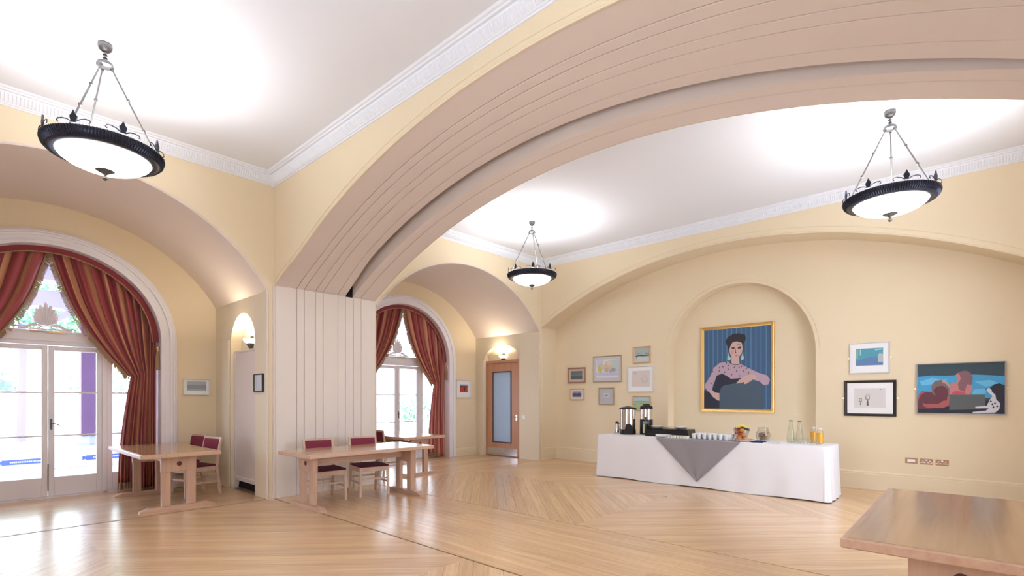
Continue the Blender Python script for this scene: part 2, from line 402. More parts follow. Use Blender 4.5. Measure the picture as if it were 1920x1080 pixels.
# walls behind the photographer, each with tall daylight openings
def plain_wall(name, axis, plane, a0, a1, wins):
    m = MB(); cur = a0
    for c, w, z0, z1 in wins:
        sheet(m, axis, plane, [cur, c-w], lambda a: -.03, lambda a: ZC)
        sheet(m, axis, plane, [c-w, c+w], lambda a: -.03, lambda a: z0); sheet(m, axis, plane, [c-w, c+w], lambda a: z1, lambda a: ZC); cur = c+w
    sheet(m, axis, plane, [cur, a1], lambda a: -.03, lambda a: ZC)
    return struct(m.build(name, WALL))
plain_wall('wall_west', 'X', XW, YS, YN, [(2.6, 1.1, .5, 3.3)])
plain_wall('wall_south', 'Y', YS, XW, XR, [(7.0, .9, .5, 3.3)])
def opening_frame(name, axis, plane, c, w, z0, z1):
    m = MB(); 
    def bx(a0, a1, b0, b1):
        if axis == 'X': m.box(plane-.12, plane+.02, a0, a1, b0, b1)
        else: m.box(a0, a1, plane-.12, plane+.02, b0, b1)
    for a0, a1, b0, b1 in ((c-w, c-w+.1, z0, z1), (c+w-.1, c+w, z0, z1), (c-w, c+w, z0, z0+.1), (c-w, c+w, z1-.1, z1), (c-.05, c+.05, z0, z1), (c-w, c+w, 2.3, 2.38)): bx(a0, a1, b0, b1)
    struct(m.build(name, WHITE))
for i, a in enumerate((('X', XW, 2.6, 1.1), ('Y', YS, 7.0, .9))): opening_frame('window_%d' % (i+3), *a, .5, 3.3)
portal(XW-.14, 2.6, 1.9, 2.8, 2.2, (0, R(-90), 0))
portal(7.0, YS-.14, 1.9, 1.8, 2.8, (R(90), 0, 0))
portal(W1X, YB+.5, 1.85, 2.7, 3.7, (R(-90), 0, 0)); portal(W2X, YB+.5, 1.85, 2.7, 3.7, (R(-90), 0, 0))
# ------------------------------------------------------------------ ceilings and cornices
for nm, xa, xb in (('ceiling', XW, X1), ('ceiling_east', X2, XF)):
    struct(MB().box(xa, xb, YS, YN, ZC, ZC+.1).build(nm, CEIL))
    prof = [(0, 4.545), (.012, 4.545), (.018, 4.56), (.03, 4.562), (.034, 4.575), (.05, 4.585), (.075, 4.61), (.095, 4.645), (.10, 4.662), (.125, 4.664), (.13, 4.68), (.15, 4.684), (.165, ZC)]
    rows = []
    for d, z in prof: rows.append([(xa+d, YS+d, z), (xb-d, YS+d, z), (xb-d, YN-d, z), (xa+d, YN-d, z), (xa+d, YS+d, z)])
    cor = struct(MB().grid(rows).build('trim_cornice' if xa < 0 else 'trim_cornice_east', CEIL))
    # reeding: short upright reeds standing on the cove
    m = MB(); 
    def reed(p, n):
        t = (-n[1], n[0]); w = .008; pts = [(.034, 4.577), (.052, 4.588), (.078, 4.613), (.096, 4.645)]; k = len(pts)
        vs = [(p[0]+n[0]*d+t[0]*s*w, p[1]+n[1]*d+t[1]*s*w, z) for d, z in pts for s in (-1, 1)] + [(p[0]+n[0]*(d+.006), p[1]+n[1]*(d+.006), z-.006) for d, z in pts]
        m.add(vs, [(2*i, 2*k+i, 2*k+i+1, 2*i+2) for i in range(k-1)] + [(2*k+i, 2*i+1, 2*i+3, 2*k+i+1) for i in range(k-1)])
    st = .03
    for i in range(int((xb-xa-.2)/st)): reed((xa+.1+i*st, YN), (0, -1))
    xs, nn = (X1, (-1, 0)) if xa < 0 else (XF, (-1, 0))
    for i in range(int((YN-YS-.2)/st)): reed((xs, YS+.1+i*st), nn)
    o = m.build('reeding', CEIL, cor); o['kind'] = 'stuff'
struct(MB().box(-1.7, 10.5, -1.0, 10.3, 4.98, 5.05).build('light_block_slab', CEIL))  # unseen slab added to keep sky light out of the wall gaps
# skirting
def skirt(name, x0, y0, x1, y1, nx, ny, h=.29, mt=WALL):
    m = MB(); prof = [(.022, 0), (.022, h-.05), (.016, h-.035), (.02, h-.025), (.012, h-.01), (0, h)]
    m.grid([[(x0+nx*d, y0+ny*d, z), (x1+nx*d, y1+ny*d, z)] for d, z in prof]); struct(m.build(name, mt))
skirt('baseboard_1', XR, YS, XR, NY-NR, -1, 0); skirt('baseboard_2', XR, NY+NR, XR, YN, -1, 0)
skirt('baseboard_3', XR+ND, NY-NR, XR+ND, NY+NR, -1, 0); skirt('baseboard_4', XF, YN, XR, YN, 0, -1)
skirt('baseboard_5', W1X+RXO, YB, N1b, YB, 0, -1, .2); skirt('baseboard_6', W2X+RXO, YB, N2b, YB, 0, -1, .2)
struct(MB().box(N1a, N1b, YN-.02, YN+.012, -.018, .002).build('trim_3', FLOORB)); struct(MB().box(X1-.018, X1-.008, YS, YN, -.018, .001).build('trim_4', FLOORB))
# ------------------------------------------------------------------ french windows
def arch_ring(m, xc, rxo, rzo, rxi, rzi, zs, y0, y1, n=32):
    for k in range(n):
        a, b = math.pi*k/n, math.pi*(k+1)/n; q = []
        for y in (y0, y1):
            for t, rx, rz in ((a, rxi, rzi), (b, rxi, rzi), (b, rxo, rzo), (a, rxo, rzo)): q.append((xc-rx*math.cos(t), y, zs+rz*math.sin(t)))
        m.add(q, [(0,1,2,3), (7,6,5,4), (0,4,5,1), (3,2,6,7)])
def palmette(m, xc, y, z):
    """fan-shaped plaster ornament: leaves fanned over two scrolls"""
    for i in range(-5, 6):
        a = i*.18; L = .335*(1-.10*abs(i)**1.15); w = .022
        d = Vector((math.sin(a), 0, math.cos(a))); n = Vector((math.cos(a), 0, -math.sin(a))); o = Vector((xc+i*.006, y, z+.07+.0*abs(i)))
        pts = [(0, .3), (.35, .8), (.75, 1.25), (.93, .9), (1, .15)]; vs = []
        for t, k in pts:
            c = o + d*L*t; vs += [c-n*w*k, c+Vector((0, -.022*k, 0)), c+n*w*k, c+Vector((0, .012, 0))]
        m.add(vs, [(4*j+q, 4*j+(q+1) % 4, 4*j+4+(q+1) % 4, 4*j+4+q) for j in range(4) for q in range(4)])
    for s in (-1, 1):
        m.tube([(xc+s*(.06+.09*t*math.cos(t*5.5)+.05), y-.01, z+.055+.05*t*math.sin(t*5.5)) for t in lin(.15, 1, 14)], .014, 6)
        m.tube([(xc+s*(.10+.24*t), y-.01, z+.05*(1-t)**1.5+.02+.012*math.sin(t*9)) for t in lin(0, 1, 10)], [.03-.022*t for t in lin(0, 1, 10)], 6)
    m.box(xc-.30, xc+.30, y-.02, y+.015, z, z+.018)
def french_window(name, xc, handle):
    y0, y1 = YB+.335, YB+.395; yg = YB+.36
    root = struct(empty(name, (0, 0, 0)))
    m = MB()
    for s in (-1, 1):
        m.box(xc+s*.655-.03, xc+s*.655+.03, y0-.02, y1+.02, 0, 2.25, ch=.006)        # mullions
        m.box(xc+s*1.27-.04, xc+s*1.27+.04, y0-.02, y1+.02, 0, 2.4)
    m.box(xc-RXI, xc+RXI, y0-.03, y1+.03, 2.245, 2.455, ch=.01); m.box(xc-RXI, xc+RXI, y0-.05, y1, 2.30, 2.33); m.box(xc-RXI, xc+RXI, y0-.045, y1, 2.425, 2.445)
    m.box(xc-RXI, xc+RXI, y0-.02, y1+.03, -.015, .018)
    arch_ring(m, xc, RXI+.005, RZI+.005, RXI-.09, RZI-.09, ZI, y0, y1)
    for s in (): m.bar((xc+s*.02, yg, 3.1), (xc+s*.02, yg, ZI+RZI-.05), .02, .03); m.bar((xc+s*.86, yg, 2.45), (xc+s*.86, yg, ZI+.98), .035, .04)
    m.build('window_frame', WHITE, root)
    m = MB(); n = 32; m.prism([(xc-(RXI-.09)*math.cos(math.pi*i/n), ZI+(RZI-.09)*math.sin(math.pi*i/n)) for i in range(n+1)], lambda a, b, t: (a, t, b), yg-.002, yg+.002)
    m.build('glass_pane', GLASS, root)
    m = MB(); palmette(m, xc-.03, y0-.045, 2.455); m.build('palmette_ornament', WHITE, root, smooth=True)
    MB().tube([(xc-.20, y0-.05, 2.428), (xc+.19, y0-.05, 2.428)], .007, 6).box(xc-.02, xc+.20, y0-.062, y0-.04, 2.419, 2.437).build('latch_rod', BRASS, root)
    def leaf(x0, x1, zt, bars, nm, st=.068, stb=.30):
        g = empty(nm, (0, 0, 0), parent=root)
        f = MB(); f.box(x0, x0+st, y0, y1, .02, zt, ch=.005); f.box(x1-st, x1, y0, y1, .02, zt, ch=.005)
        f.box(x0+st, x1-st, y0, y1, .02, stb, ch=.005); f.box(x0+st, x1-st, y0, y1, zt-.07, zt, ch=.005)
        f.build('sash', WHITE, g)
        b = MB()
        for z in bars: b.box(x0+st, x1-st, y0+.012, y1-.012, z-.011, z+.011)
        b.build('glazing_bar', WHITE, g)
        MB().box(x0+st-.01, x1-st+.01, yg-.002, yg+.002, stb-.01, zt-.06).build('glass_pane', GLASS, g)
        return g
    leaf(xc-.625, xc-.003, 2.238, (1.545, .907), 'door_leaf'); g = leaf(xc+.003, xc+.625, 2.238, (1.545, .907), 'door_leaf')
    leaf(xc+.685, xc+1.235, 2.238, (1.545, .907), 'side_light'); leaf(xc-1.235, xc-.685, 2.238, (1.545, .907), 'side_light')
    MB().box(xc+.022, xc+.046, y0-.008, y0, 1.0, 1.16).tube([(xc+.034, y0-.004, 1.1), (xc+.034, y0-.045, 1.1), (xc+.075, y0-.05, 1.085), (xc+.125, y0-.05, 1.06)], .008, 6).build('door_handle', PEWTER, g)
    MB().tube([(xc+.0, y0-.004, .1), (xc+.0, y0-.004, .5)], .004, 5).build('astragal', DARK, g)
    return root
french_window('window_1', .918, True); french_window('window_2', W2X+.02, True)
# ------------------------------------------------------------------ curtains
def stripes():
    m = bpy.data.materials.new('striped curtain silk'); m.use_nodes = True; nt = m.node_tree; N = nt.nodes; L = nt.links; b = N['Principled BSDF']
    uv = N.new('ShaderNodeUVMap'); uv.uv_map = 'uv'; sx = N.new('ShaderNodeSeparateXYZ'); L.new(uv.outputs[0], sx.inputs[0])
    mm = N.new('ShaderNodeMath'); mm.operation = 'MULTIPLY'; mm.inputs[1].default_value = 8.5; L.new(sx.outputs[0], mm.inputs[0])
    fr = N.new('ShaderNodeMath'); fr.operation = 'FRACT'; L.new(mm.outputs[0], fr.inputs[0])
    cr = N.new('ShaderNodeValToRGB'); cr.color_ramp.interpolation = 'CONSTANT'; e = cr.color_ramp.elements
    R1, O1, D1, S1 = (.33, .05, .06, 1), (.55, .25, .13, 1), (.18, .02, .03, 1), (.42, .12, .09, 1)
    e[0].position = 0; e[0].color = R1; e[1].position = .46; e[1].color = S1
    for p, c in ((.52, O1), (.84, D1), (.90, R1)):
        x = e.new(p); x.color = c
    L.new(fr.outputs[0], cr.inputs[0]); L.new(cr.outputs[0], b.inputs['Base Color'])
    b.inputs['Roughness'].default_value = .5; b.inputs['Sheen Weight'].default_value = .2; return m
STRIPE = stripes()
LEAD = [(0, 0), (.20, .375), (.41, .607), (.735, .849), (1.0, 1.0)]     # leading edge, (sideways, downwards) fractions
def lead(f):                                                             # sideways fraction at downward fraction f
    for (a, b), (c, d) in zip(LEAD, LEAD[1:]):
        if f <= d: t = (f-b)/(d-b); return a+(c-a)*t
    return 1
LT = []
for i in range(0, 101):
    f = i/100; LT.append(sum(lead(max(0, min(1, f+k*.04))) for k in (-2, -1, 0, 1, 2))/5)
LT[0] = 0; LT[100] = 1
def leads(f):
    i = min(99, int(f*100)); return LT[i]+(LT[i+1]-LT[i])*(f*100-i)
def curtain(xc, s, seed, label, band_parent=None):
    rg = random.Random(seed); NU, NT, NP = 150, 46, 12
    root = empty('curtain', (xc+s*1.15, YB+.17, 0)); tag(root, label, 'curtain', 'tied-back striped curtains at the arched windows')
    ph = [rg.uniform(0, 6.28) for _ in range(6)]
    def P(u, t):
        """u across the curtain from the leading edge (0) to the jamb (1); t 0..1 top to tie, 1..2 tie to hem"""
        a = (.5 + .5*u**1.0)*math.pi; tx = xc + s*(.008+1.277*abs(math.cos(a))); tz = ZI + 1.235*math.sin(a)
        if u > .86: k = (u-.86)/.14; a2 = (.5+.5*.86)*math.pi; tx = xc+s*(1.285*abs(math.cos(a2))*(1-k)+1.285*k); tz = (ZI+1.235*math.sin(a2))*(1-k)+(2.40)*k
        px = xc + s*(.955 + .335*u); pz = 1.80 + .10*u
        if t <= 1:
            f = t; sx = leads(f)*(1-u) + f*u; x = tx + (px-tx)*sx; z = tz + (pz-tz)*f
            amp = .045*(1-f)**.6 + .020
        else:
            f = t-1; flare = .17*math.sin(f*1.6)*(1-u)**1.2
            x = px - s*(flare*.9 + .0) ; z = pz*(1-f) + f*(.13 if u < .45 else .02); amp = .020+.038*f
        w = math.sin(2*math.pi*NP*u + .5*math.sin(ph[0]+7*u) + .7*math.sin(3*t+ph[1]))*.75 + .22*math.sin(2*math.pi*NP*.5*u+ph[2]+t*2)
        y = YB + .17 + amp*w
        x += s*amp*.35*math.cos(2*math.pi*NP*u+ph[3])*(0 if u < .01 or u > .99 else 1)
        return (x, y, z)
    tv = lin(0, 1, NT) + lin(1, 2, 20)[1:]; us = lin(0, 1, NU)
    m = MB(); m.grid([[P(u, t) for u in us] for t in tv]); uv = [(u, t) for t in tv for u in us]
    o = root.location; m.v = [(v[0]-o[0], v[1]-o[1], v[2]) for v in m.v]
    fb = m.build('fabric', STRIPE, root, smooth=False, uv=uv)
    for p in fb.data.polygons: p.use_smooth = True
    sd = fb.modifiers.new('thick', 'SOLIDIFY'); sd.thickness = .004
    # fringe: knotted strands along the leading edge and the hem
    m = MB(); pts = [P(0, t) for t in lin(0, 1, 230)]
    for i, (a, b) in enumerate(zip(pts, pts[1:])):
        a, b = Vector(a), Vector(b); d = (b-a).normalized(); n = Vector((-s*abs(d.z), 0, -abs(d.x)*1.0)); L = .060+.02*rg.random()
        n = Vector((-s*.75, 0, -.66)) if i < 150 else Vector((-s*.25, 0, -1)); n.normalize()
        q = a + n*L + Vector((rg.uniform(-.004, .004), rg.uniform(-.01, .01), 0))
        m.bar(a, q, .013, .006, w2=.007)
    m.tube([Vector(p)+Vector((0, -.006, 0)) for p in pts[::4]], .013, 6)
    for i in range(130):
        u = i/130*.98; p = Vector(P(u, 2)); m.bar(p+Vector((0, 0, .01)), p+Vector((rg.uniform(-.006, .006), rg.uniform(-.01, .01), -.10 if u < .45 else -.018)), .009, .007)
    m.v = [(v[0]-o[0], v[1]-o[1], v[2]) for v in m.v]
    m.build('fringe', TAN, root)['kind'] = 'stuff'
    # tassel on its hook at the jamb
    tx, ty, tz = xc+s*1.29, YB+.055, 2.30
    t = empty('tassel', (tx, ty, tz)); tag(t, LBL[(xc > 3, s)], 'tassel', 'brass hooks with tassels')
    MB().lathe([(0, .0), (.028, -.012), (.032, -.03), (.02, -.05), (.016, -.07), (.024, -.085)], n=12, M=None).build('hook_rosette', BRASS, t, smooth=True)
    MB().lathe([(.018, -.08), (.022, -.10), (.017, -.12), (.027, -.15), (.033, -.20), (.036, -.30), (.038, -.375), (0, -.375)], n=16).build('tassel_skirt', TAN, t, smooth=True)
    MB().tube([(0, 0, -.02), (0, .03, -.02), (s*.01, .09, -.02)], .006, 6).build('hook_stem', BRASS, t)
LBL = {(False, 1): 'tan tassel on a brass hook beside the near window, above the beech table',
       (False, -1): 'tan tassel on a brass hook at the far jamb of the near window',
       (True, 1): 'tan tassel on a brass hook at the jamb next to the red landscape picture',
       (True, -1): 'tan tassel on a brass hook beside the pier at the farther window'}
curtain(.915, 1, 3, 'red and ochre striped curtain tied back behind the beech table at the near window')
curtain(.915, -1, 4, 'red and ochre striped curtain tied back away from the table at the near window')
curtain(W2X+.02, 1, 5, 'red striped curtain tied back at the farther window next to the wooden door')
curtain(W2X+.02, -1, 6, 'red striped curtain tied back at the farther window against the boarded pier')
for xc, lb in ((.92, 'burgundy band of fabric following the arch of the near window'), (7.01, 'burgundy band of fabric following the arch of the farther window')):
    m = MB(); arch_ring(m, xc, 1.300, 1.262, 1.215, 1.178, ZI, YB+.075, YB+.095, 48)
    b = m.build('curtain_band', BAND); tag(b, lb, 'pelmet', 'burgundy bands over the curtains')
    MB().tube([(xc-1.215*math.cos(t), YB+.070, ZI+1.178*math.sin(t)) for t in lin(0, math.pi, 60)], .009, 6).build('braid', TAN, b, smooth=True)
# ------------------------------------------------------------------ pendant lamps
def lamp_proto():
    r = empty('pendant_lamp', (0, 0, 0))          # origin at ceiling height
    MB().lathe([(0, 0), (.055, 0), (.058, -.02), (.05, -.045), (.03, -.065), (.012, -.072), (.012, -.085), (.022, -.095), (.012, -.105), (.012, -.115), (.022, -.125), (.012, -.135), (.012, -.15)], n=20).build('canopy', PEWTER, r, smooth=True)
    MB().lathe([(.012, -.145), (.035, -.15), (.058, -.165), (.058, -.18), (.068, -.188), (.068, -.198), (.045, -.21), (.02, -.212), (0, -.212)], n=24).build('hub', PEWTER, r, smooth=True)
    for k in range(3):
        a = R(100+120*k); c, s = math.cos(a), math.sin(a)
        p = Vector((.05*c, .05*s, -.21)); q = Vector((.405*c, .405*s, -.965))
        m = MB(); m.tube([p, q], .0075, 7); m.lathe([(0, 0), (.014, 0), (.014, -.03), (0, -.03)], tuple(p+Vector((0, 0, .015))), 8)
        for t in (.33, .66):
            o = p+(q-p)*t; m.lathe([(0, .014), (.014, .01), (.014, -.01), (0, -.014)], tuple(o), 8)
        m.lathe([(0, .02), (.02, .02), (.02, -.02), (0, -.02)], tuple(q), 8)
        m.build('rod', PEWTER, r, smooth=True)
    rim = MB().lathe([(.395, -.955), (.425, -.945), (.44, -.955), (.443, -.975), (.435, -1.0), (.41, -1.025), (.375, -1.038), (.35, -1.035), (.345, -1.02), (.39, -.965)], n=72).build('rim', BRONZE, r, smooth=True)
    m = MB()
    for k in range(120):
        a = 2*math.pi*k/120; c, s = math.cos(a), math.sin(a)
        m.tube([(.443*c, .443*s, -.955), (.446*c, .446*s, -.975), (.437*c, .437*s, -1.002), (.412*c, .412*s, -1.027)], .0065, 4)
    m.build('gadroon_beading', BRONZE, rim)['kind'] = 'stuff'
    MB().lathe([(.352, -1.03), (.33, -1.062), (.28, -1.098), (.21, -1.128), (.13, -1.146), (.06, -1.152), (0, -1.152)], n=48).build('glass_bowl', BOWL, r, smooth=True)
    MB().lathe([(.072, -1.140), (.074, -1.15), (.05, -1.165), (.022, -1.178), (.012, -1.19), (.010, -1.2), (.02, -1.208), (.021, -1.222), (.008, -1.238), (0, -1.24)], n=20).build('finial', PEWTER, r, smooth=True)
    for k in range(8):
        a = R(22.5+45*k-20); M = Matrix.Rotation(a, 4, 'Z') @ Matrix.Translation((.428, 0, -.95))
        m = MB()
        lp = [(-.012, 0), (-.024, .03), (-.028, .055), (-.015, .072), (0, .105), (.015, .072), (.028, .055), (.024, .03), (.012, 0)]
        m.prism(lp, lambda p, q, t: tuple(M @ Vector((t, p, q+.012))), -.006, .006)
        for s in (-1, 1):
            m.tube([M @ Vector((0, s*y, z)) for y, z in ((.015, .018), (.05, .040), (.085, .046), (.115, .040), (.125, .022), (.112, .012))], .0055, 5)
        m.build('leaf_crest', BRONZE, r)
    return r
lp = lamp_proto()
LAMPS = [(CX1+.0, 5.85, 'dark bronze bowl pendant lamp hanging nearest the draped french window'),
         (7.08, 5.95, 'dark bronze bowl pendant lamp hanging farthest off, towards the wooden door'),
         (7.07, .69, 'dark bronze bowl pendant lamp hanging nearest the wide bathers painting'),
         (CX1+.0, .80, 'dark bronze bowl pendant lamp over the near end of the room, outside the view')]
for i, (x, y, lb) in enumerate(LAMPS):
    o = lp if i == 0 else copy_tree(lp); o.location = (x, y, ZC-.02); o.rotation_euler = (0, 0, R((5, 40, 22, 0)[i]))
    tag(o, lb, 'lamp', 'bowl pendant lamps')
    rs = MB().lathe([(0, -.012), (.10, -.014), (.13, -.022), (.15, -.014), (.19, -.012), (.215, -.026), (.24, -.030), (.262, -.022), (.28, -.02), (.29, 0)], (x, y, ZC), 64).build('ceiling_rosette', CEIL, smooth=True)
    rs['kind'] = 'structure'; rs.name = 'trim_rosette'
    d = bpy.data.lights.new('uplight', 'AREA'); d.shape = 'DISK'; d.size = .8; d.energy = LAMP_UP; d.color = (.97, .98, 1)
    l = bpy.data.objects.new('uplight', d); col.objects.link(l); l.location = (x, y, ZC-.98); l.rotation_euler = (R(180), 0, 0)
# ------------------------------------------------------------------ wall sconces
def sconce(x, y, z, label, sc=1):
    r = empty('wall_sconce', (x, y, z)); tag(r, label, 'lamp', 'uplighter sconces in the arched alcoves')
    MB().lathe([(.04, -.07), (.08, -.062), (.12, -.035), (.135, .0), (.128, .01), (.11, -.005), (.08, -.03), (0, -.05)], n=24, a0=math.pi/2, a1=1.5*math.pi).build('shade', mat('sconce glow', (.9, .85, .75), .4, emit=(1, .93, .78), es=2.2), r, smooth=True)
    m = MB(); m.lathe([(0, -.16), (.02, -.155), (.045, -.13), (.06, -.10), (.075, -.075), (.08, -.062), (.03, -.06)], n=16, a0=math.pi/2, a1=1.5*math.pi)
    for k in range(5):
        a = math.pi/2+math.pi*(k+.5)/5; m.tube([(.075*math.cos(a), .075*math.sin(a), -.075), (.05*math.cos(a), .05*math.sin(a), -.12), (.02*math.cos(a), .02*math.sin(a), -.155)], [.012, .01, .006], 5)
    m.build('bracket', PEWTER, r, smooth=True)
    MB().box(-.012, 0, -.05, .05, -.15, .06, ch=.004).build('back_plate', PEWTER, r)
    d = bpy.data.lights.new('sconce_light', 'AREA'); d.shape = 'DISK'; d.size = .12; d.energy = SCONCE; d.color = (1, .86, .62)
    l = bpy.data.objects.new('sconce_light', d); col.objects.link(l); l.location = (x-.175, y, z+.035); l.rotation_euler = (R(180), 0, 0)
sconce(SW1+.155, 8.52, 2.40, 'glowing half-bowl wall light in the arched alcove above the pale cupboard panel')
sconce(SW2+.135, 8.82, 2.55, 'glowing half-bowl wall light in the arched alcove above the wooden door')
# ------------------------------------------------------------------ alcove cupboard and wooden door
c = empty('alcove_cupboard', (SW1+.08, 8.5, 0)); tag(c, 'pale painted panelled cupboard front raised on small feet in the arched alcove', 'cupboard')
MB().box(-.02, .03, -.49, .49, .16, 2.22, ch=.004).build('door_panel', CREAM, c)
MB().box(-.035, -.0, -.5, .5, .13, .20, ch=.008).box(-.03, 0, -.5, .5, 2.20, 2.235, ch=.006).box(-.03, 0, .43, .495, .15, 2.2, ch=.004).build('frame_moulding', CREAM, c)
for s in (-1, 1): MB().prism([(s*.5, 0), (s*.44, 0), (s*.40, .14), (s*.5, .14)] if s > 0 else [(-.5, 0), (-.5, .14), (-.40, .14), (-.44, 0)], lambda a, b, t: (t, a, b), -.035, .02).build('foot', CREAM, c)
MB().box(.04, .05, -.5, .5, 0, .16).build('gap_shade', DARK, c)  # black sheet set in as the shadow under the raised panel
d = struct(empty('door_1', (SW2+.10, 8.82, 0)))
x0, x1 = -.035, .005
m = MB(); m.box(x0, x1, -.535, -.31, .01, 2.36, ch=.004).box(x0, x1, .31, .535, .01, 2.36, ch=.004).box(x0, x1, -.31, .31, .01, .36).box(x0, x1, -.31, .31, 2.13, 2.36); m.build('door_leaf', DOORW, d)
m = MB(); m.box(x0-.012, x0, -.33, -.30, .34, 2.15).box(x0-.012, x0, .30, .33, .34, 2.15).box(x0-.012, x0, -.33, .33, .34, .37).box(x0-.012, x0, -.33, .33, 2.12, 2.15); m.build('glazing_bead', mat('dark wood bead', (.12, .05, .04), .4), d)
MB().box(-.02, -.012, -.31, .31, .36, 2.13).build('glass_pane', DOORG, d)
MB().box(x0-.003, x0, -.53, .53, .03, .21).build('kick_plate', STEEL, d)
m = MB(); m.box(x0-.02, x1+.02, -.60, -.54, 0, 2.43).box(x0-.02, x1+.02, .54, .60, 0, 2.43).box(x0-.02, x1+.02, -.54, .54, 2.365, 2.43); m.build('door_frame', DOORW, d)
MB().box(x0-.006, x0, -.52, -.47, .92, 1.06).tube([(x0-.003, -.495, 1.0), (x0-.05, -.495, 1.0), (x0-.05, -.40, 1.0)], .008, 6).build('door_handle', STEEL, d)
# ------------------------------------------------------------------ tables
def table(name_label, x, y, rz, L=1.95, W=.92):
    r = empty('dining_table', (x, y, 0), rz); tag(r, name_label, 'table', 'beech tables')
    H = .75
    MB().box(-L/2, L/2, -W/2, W/2, H-.052, H-.002, ch=.006).build('table_top', TBL, r)
    MB().box(-L/2+.03, L/2-.03, -W/2+.03, W/2-.03, H-.004, H, ch=.001).build('veneer_panel', VENEER, r)
    for s in (-1, 1):
        e = empty('end_frame', (s*(L/2-.20), 0, 0), parent=r)
        m = MB(); m.prism([(-.43, 0), (.43, 0), (.43, .02), (.33, .055), (-.33, .055), (-.43, .02)], lambda a, b, t: (t, a, b), -.045, .045); m.build('foot', TBLY, e)
        for q in (-1, 1): MB().box(-.032, .032, q*.145-.05, q*.145+.05, .055, .50, ch=.004).build('post', TBLZ, e)
        MB().box(-.035, .035, -.20, .20, .497, .70, ch=.004).build('header_block', TBLZ, e)
        h = MB(); h.lathe([(0, 0), (.028, 0), (.030, .004), (.026, .002)], n=20, M=Matrix.Translation((s*.0355, 0, .60)) @ Matrix.Rotation(R(90*s), 4, 'Y')); h.build('hole_shade', mat('dowel shadow wood', (.10, .04, .025), .7), e)  # flat dark disc, the shade inside the hole put into its colour
    MB().box(-L/2+.2, L/2-.2, -.02, .02, .56, .64).build('stretcher', TBL, r)
    return r
table('beech table beside the near french window, under the tied curtain', 1.99, 8.555, R(90), W=.91)
table('beech table with two burgundy chairs in front of the boarded pier', 3.935, 6.54, 0, W=.93)
table('beech table standing at the farther french window', 5.96, 8.60, R(90), W=.98)
table('beech table nearest the viewer, beyond the white buffet cloth, cut by the frame', 4.0, .04, 0, W=.92)
# ------------------------------------------------------------------ chairs
def chair_proto():
    r = empty('dining_chair')                    # front towards -Y
    MB().box(-.225, .225, -.24, .22, .43, .462, ch=.014).build('seat_pad', SEAT, r)
    m = MB(); m.box(-.215, .215, -.235, -.21, .37, .435).box(-.215, .215, .19, .215, .37, .435).box(-.225, -.20, -.23, .21, .37, .435).box(.20, .225, -.23, .21, .37, .435); m.build('seat_rail', CHW, r)
    for s in (-1, 1):
        MB().bar((s*.215, -.225, 0), (s*.208, -.222, .435), .030, .030, w2=.040, d2=.036).build('leg', CHW, r)
        m = MB(); m.bar((s*.205, .29, 0), (s*.207, .225, .42), .028, .034, w2=.034, d2=.040); m.bar((s*.207, .225, .42), (s*.207, .30, .86), .034, .040, w2=.028, d2=.024); m.build('leg', CHW, r)
        MB().bar((s*.213, -.225, .20), (s*.205, .262, .20), .018, .026).build('stretcher', CHW, r)
    MB().bar((-.21, -.2, .255), (.21, -.2, .255), .018, .026).build('stretcher', CHW, r)
    MB().bar((-.20, .255, .25), (.20, .255, .25), .018, .026).build('stretcher', CHW, r)
    m = MB(); rows = []
    for z, y in ((.64, .262), (.66, .266), (.80, .289), (.835, .295)):
        rows.append([(x, y-.020-.010*(1-(x/.19)**2) if .65 < z < .82 else y-.018, z) for x in lin(-.19, .19, 8)])
    m.grid(rows); back = [[(x, y+.036, z) for x, y, z in rr] for rr in rows]; m.grid([rr[::-1] for rr in back])
    for i in (0, -1): m.grid([rows[i], back[i]])
    for k in (0, -1): m.grid([[rr[k] for rr in rows], [rr[k] for rr in back]])
    m.build('back_pad', BACKP, r)
    MB().bar((-.215, .30, .85), (.215, .30, .85), .022, .028).build('top_rail', CHW, r)
    return r
ch = chair_proto()
CH = [(3.60, 6.93, -8, 'burgundy-backed beech chair, closer to the cream wall corner, at the table by the boarded pier'),
      (4.28, 6.86, -12, 'burgundy-backed beech chair, closer to the far window, at the table by the boarded pier'),
      (5.70, 8.33, 84, 'dark purple-backed beech chair half hidden behind the boarded pier'),
      (2.44, 9.46, -78, 'purple-backed beech chair by the window table, nearer the curtain and seascape picture'),
      (2.42, 8.71, -77, 'purple-backed beech chair by the window table, nearer the pale alcove cupboard')]
for i, (x, y, rz, lb) in enumerate(CH):
    o = ch if i == 0 else copy_tree(ch); o.location = (x, y, 0); o.rotation_euler = (0, 0, R(rz)); tag(o, lb, 'chair', 'beech chairs with upholstered seats')
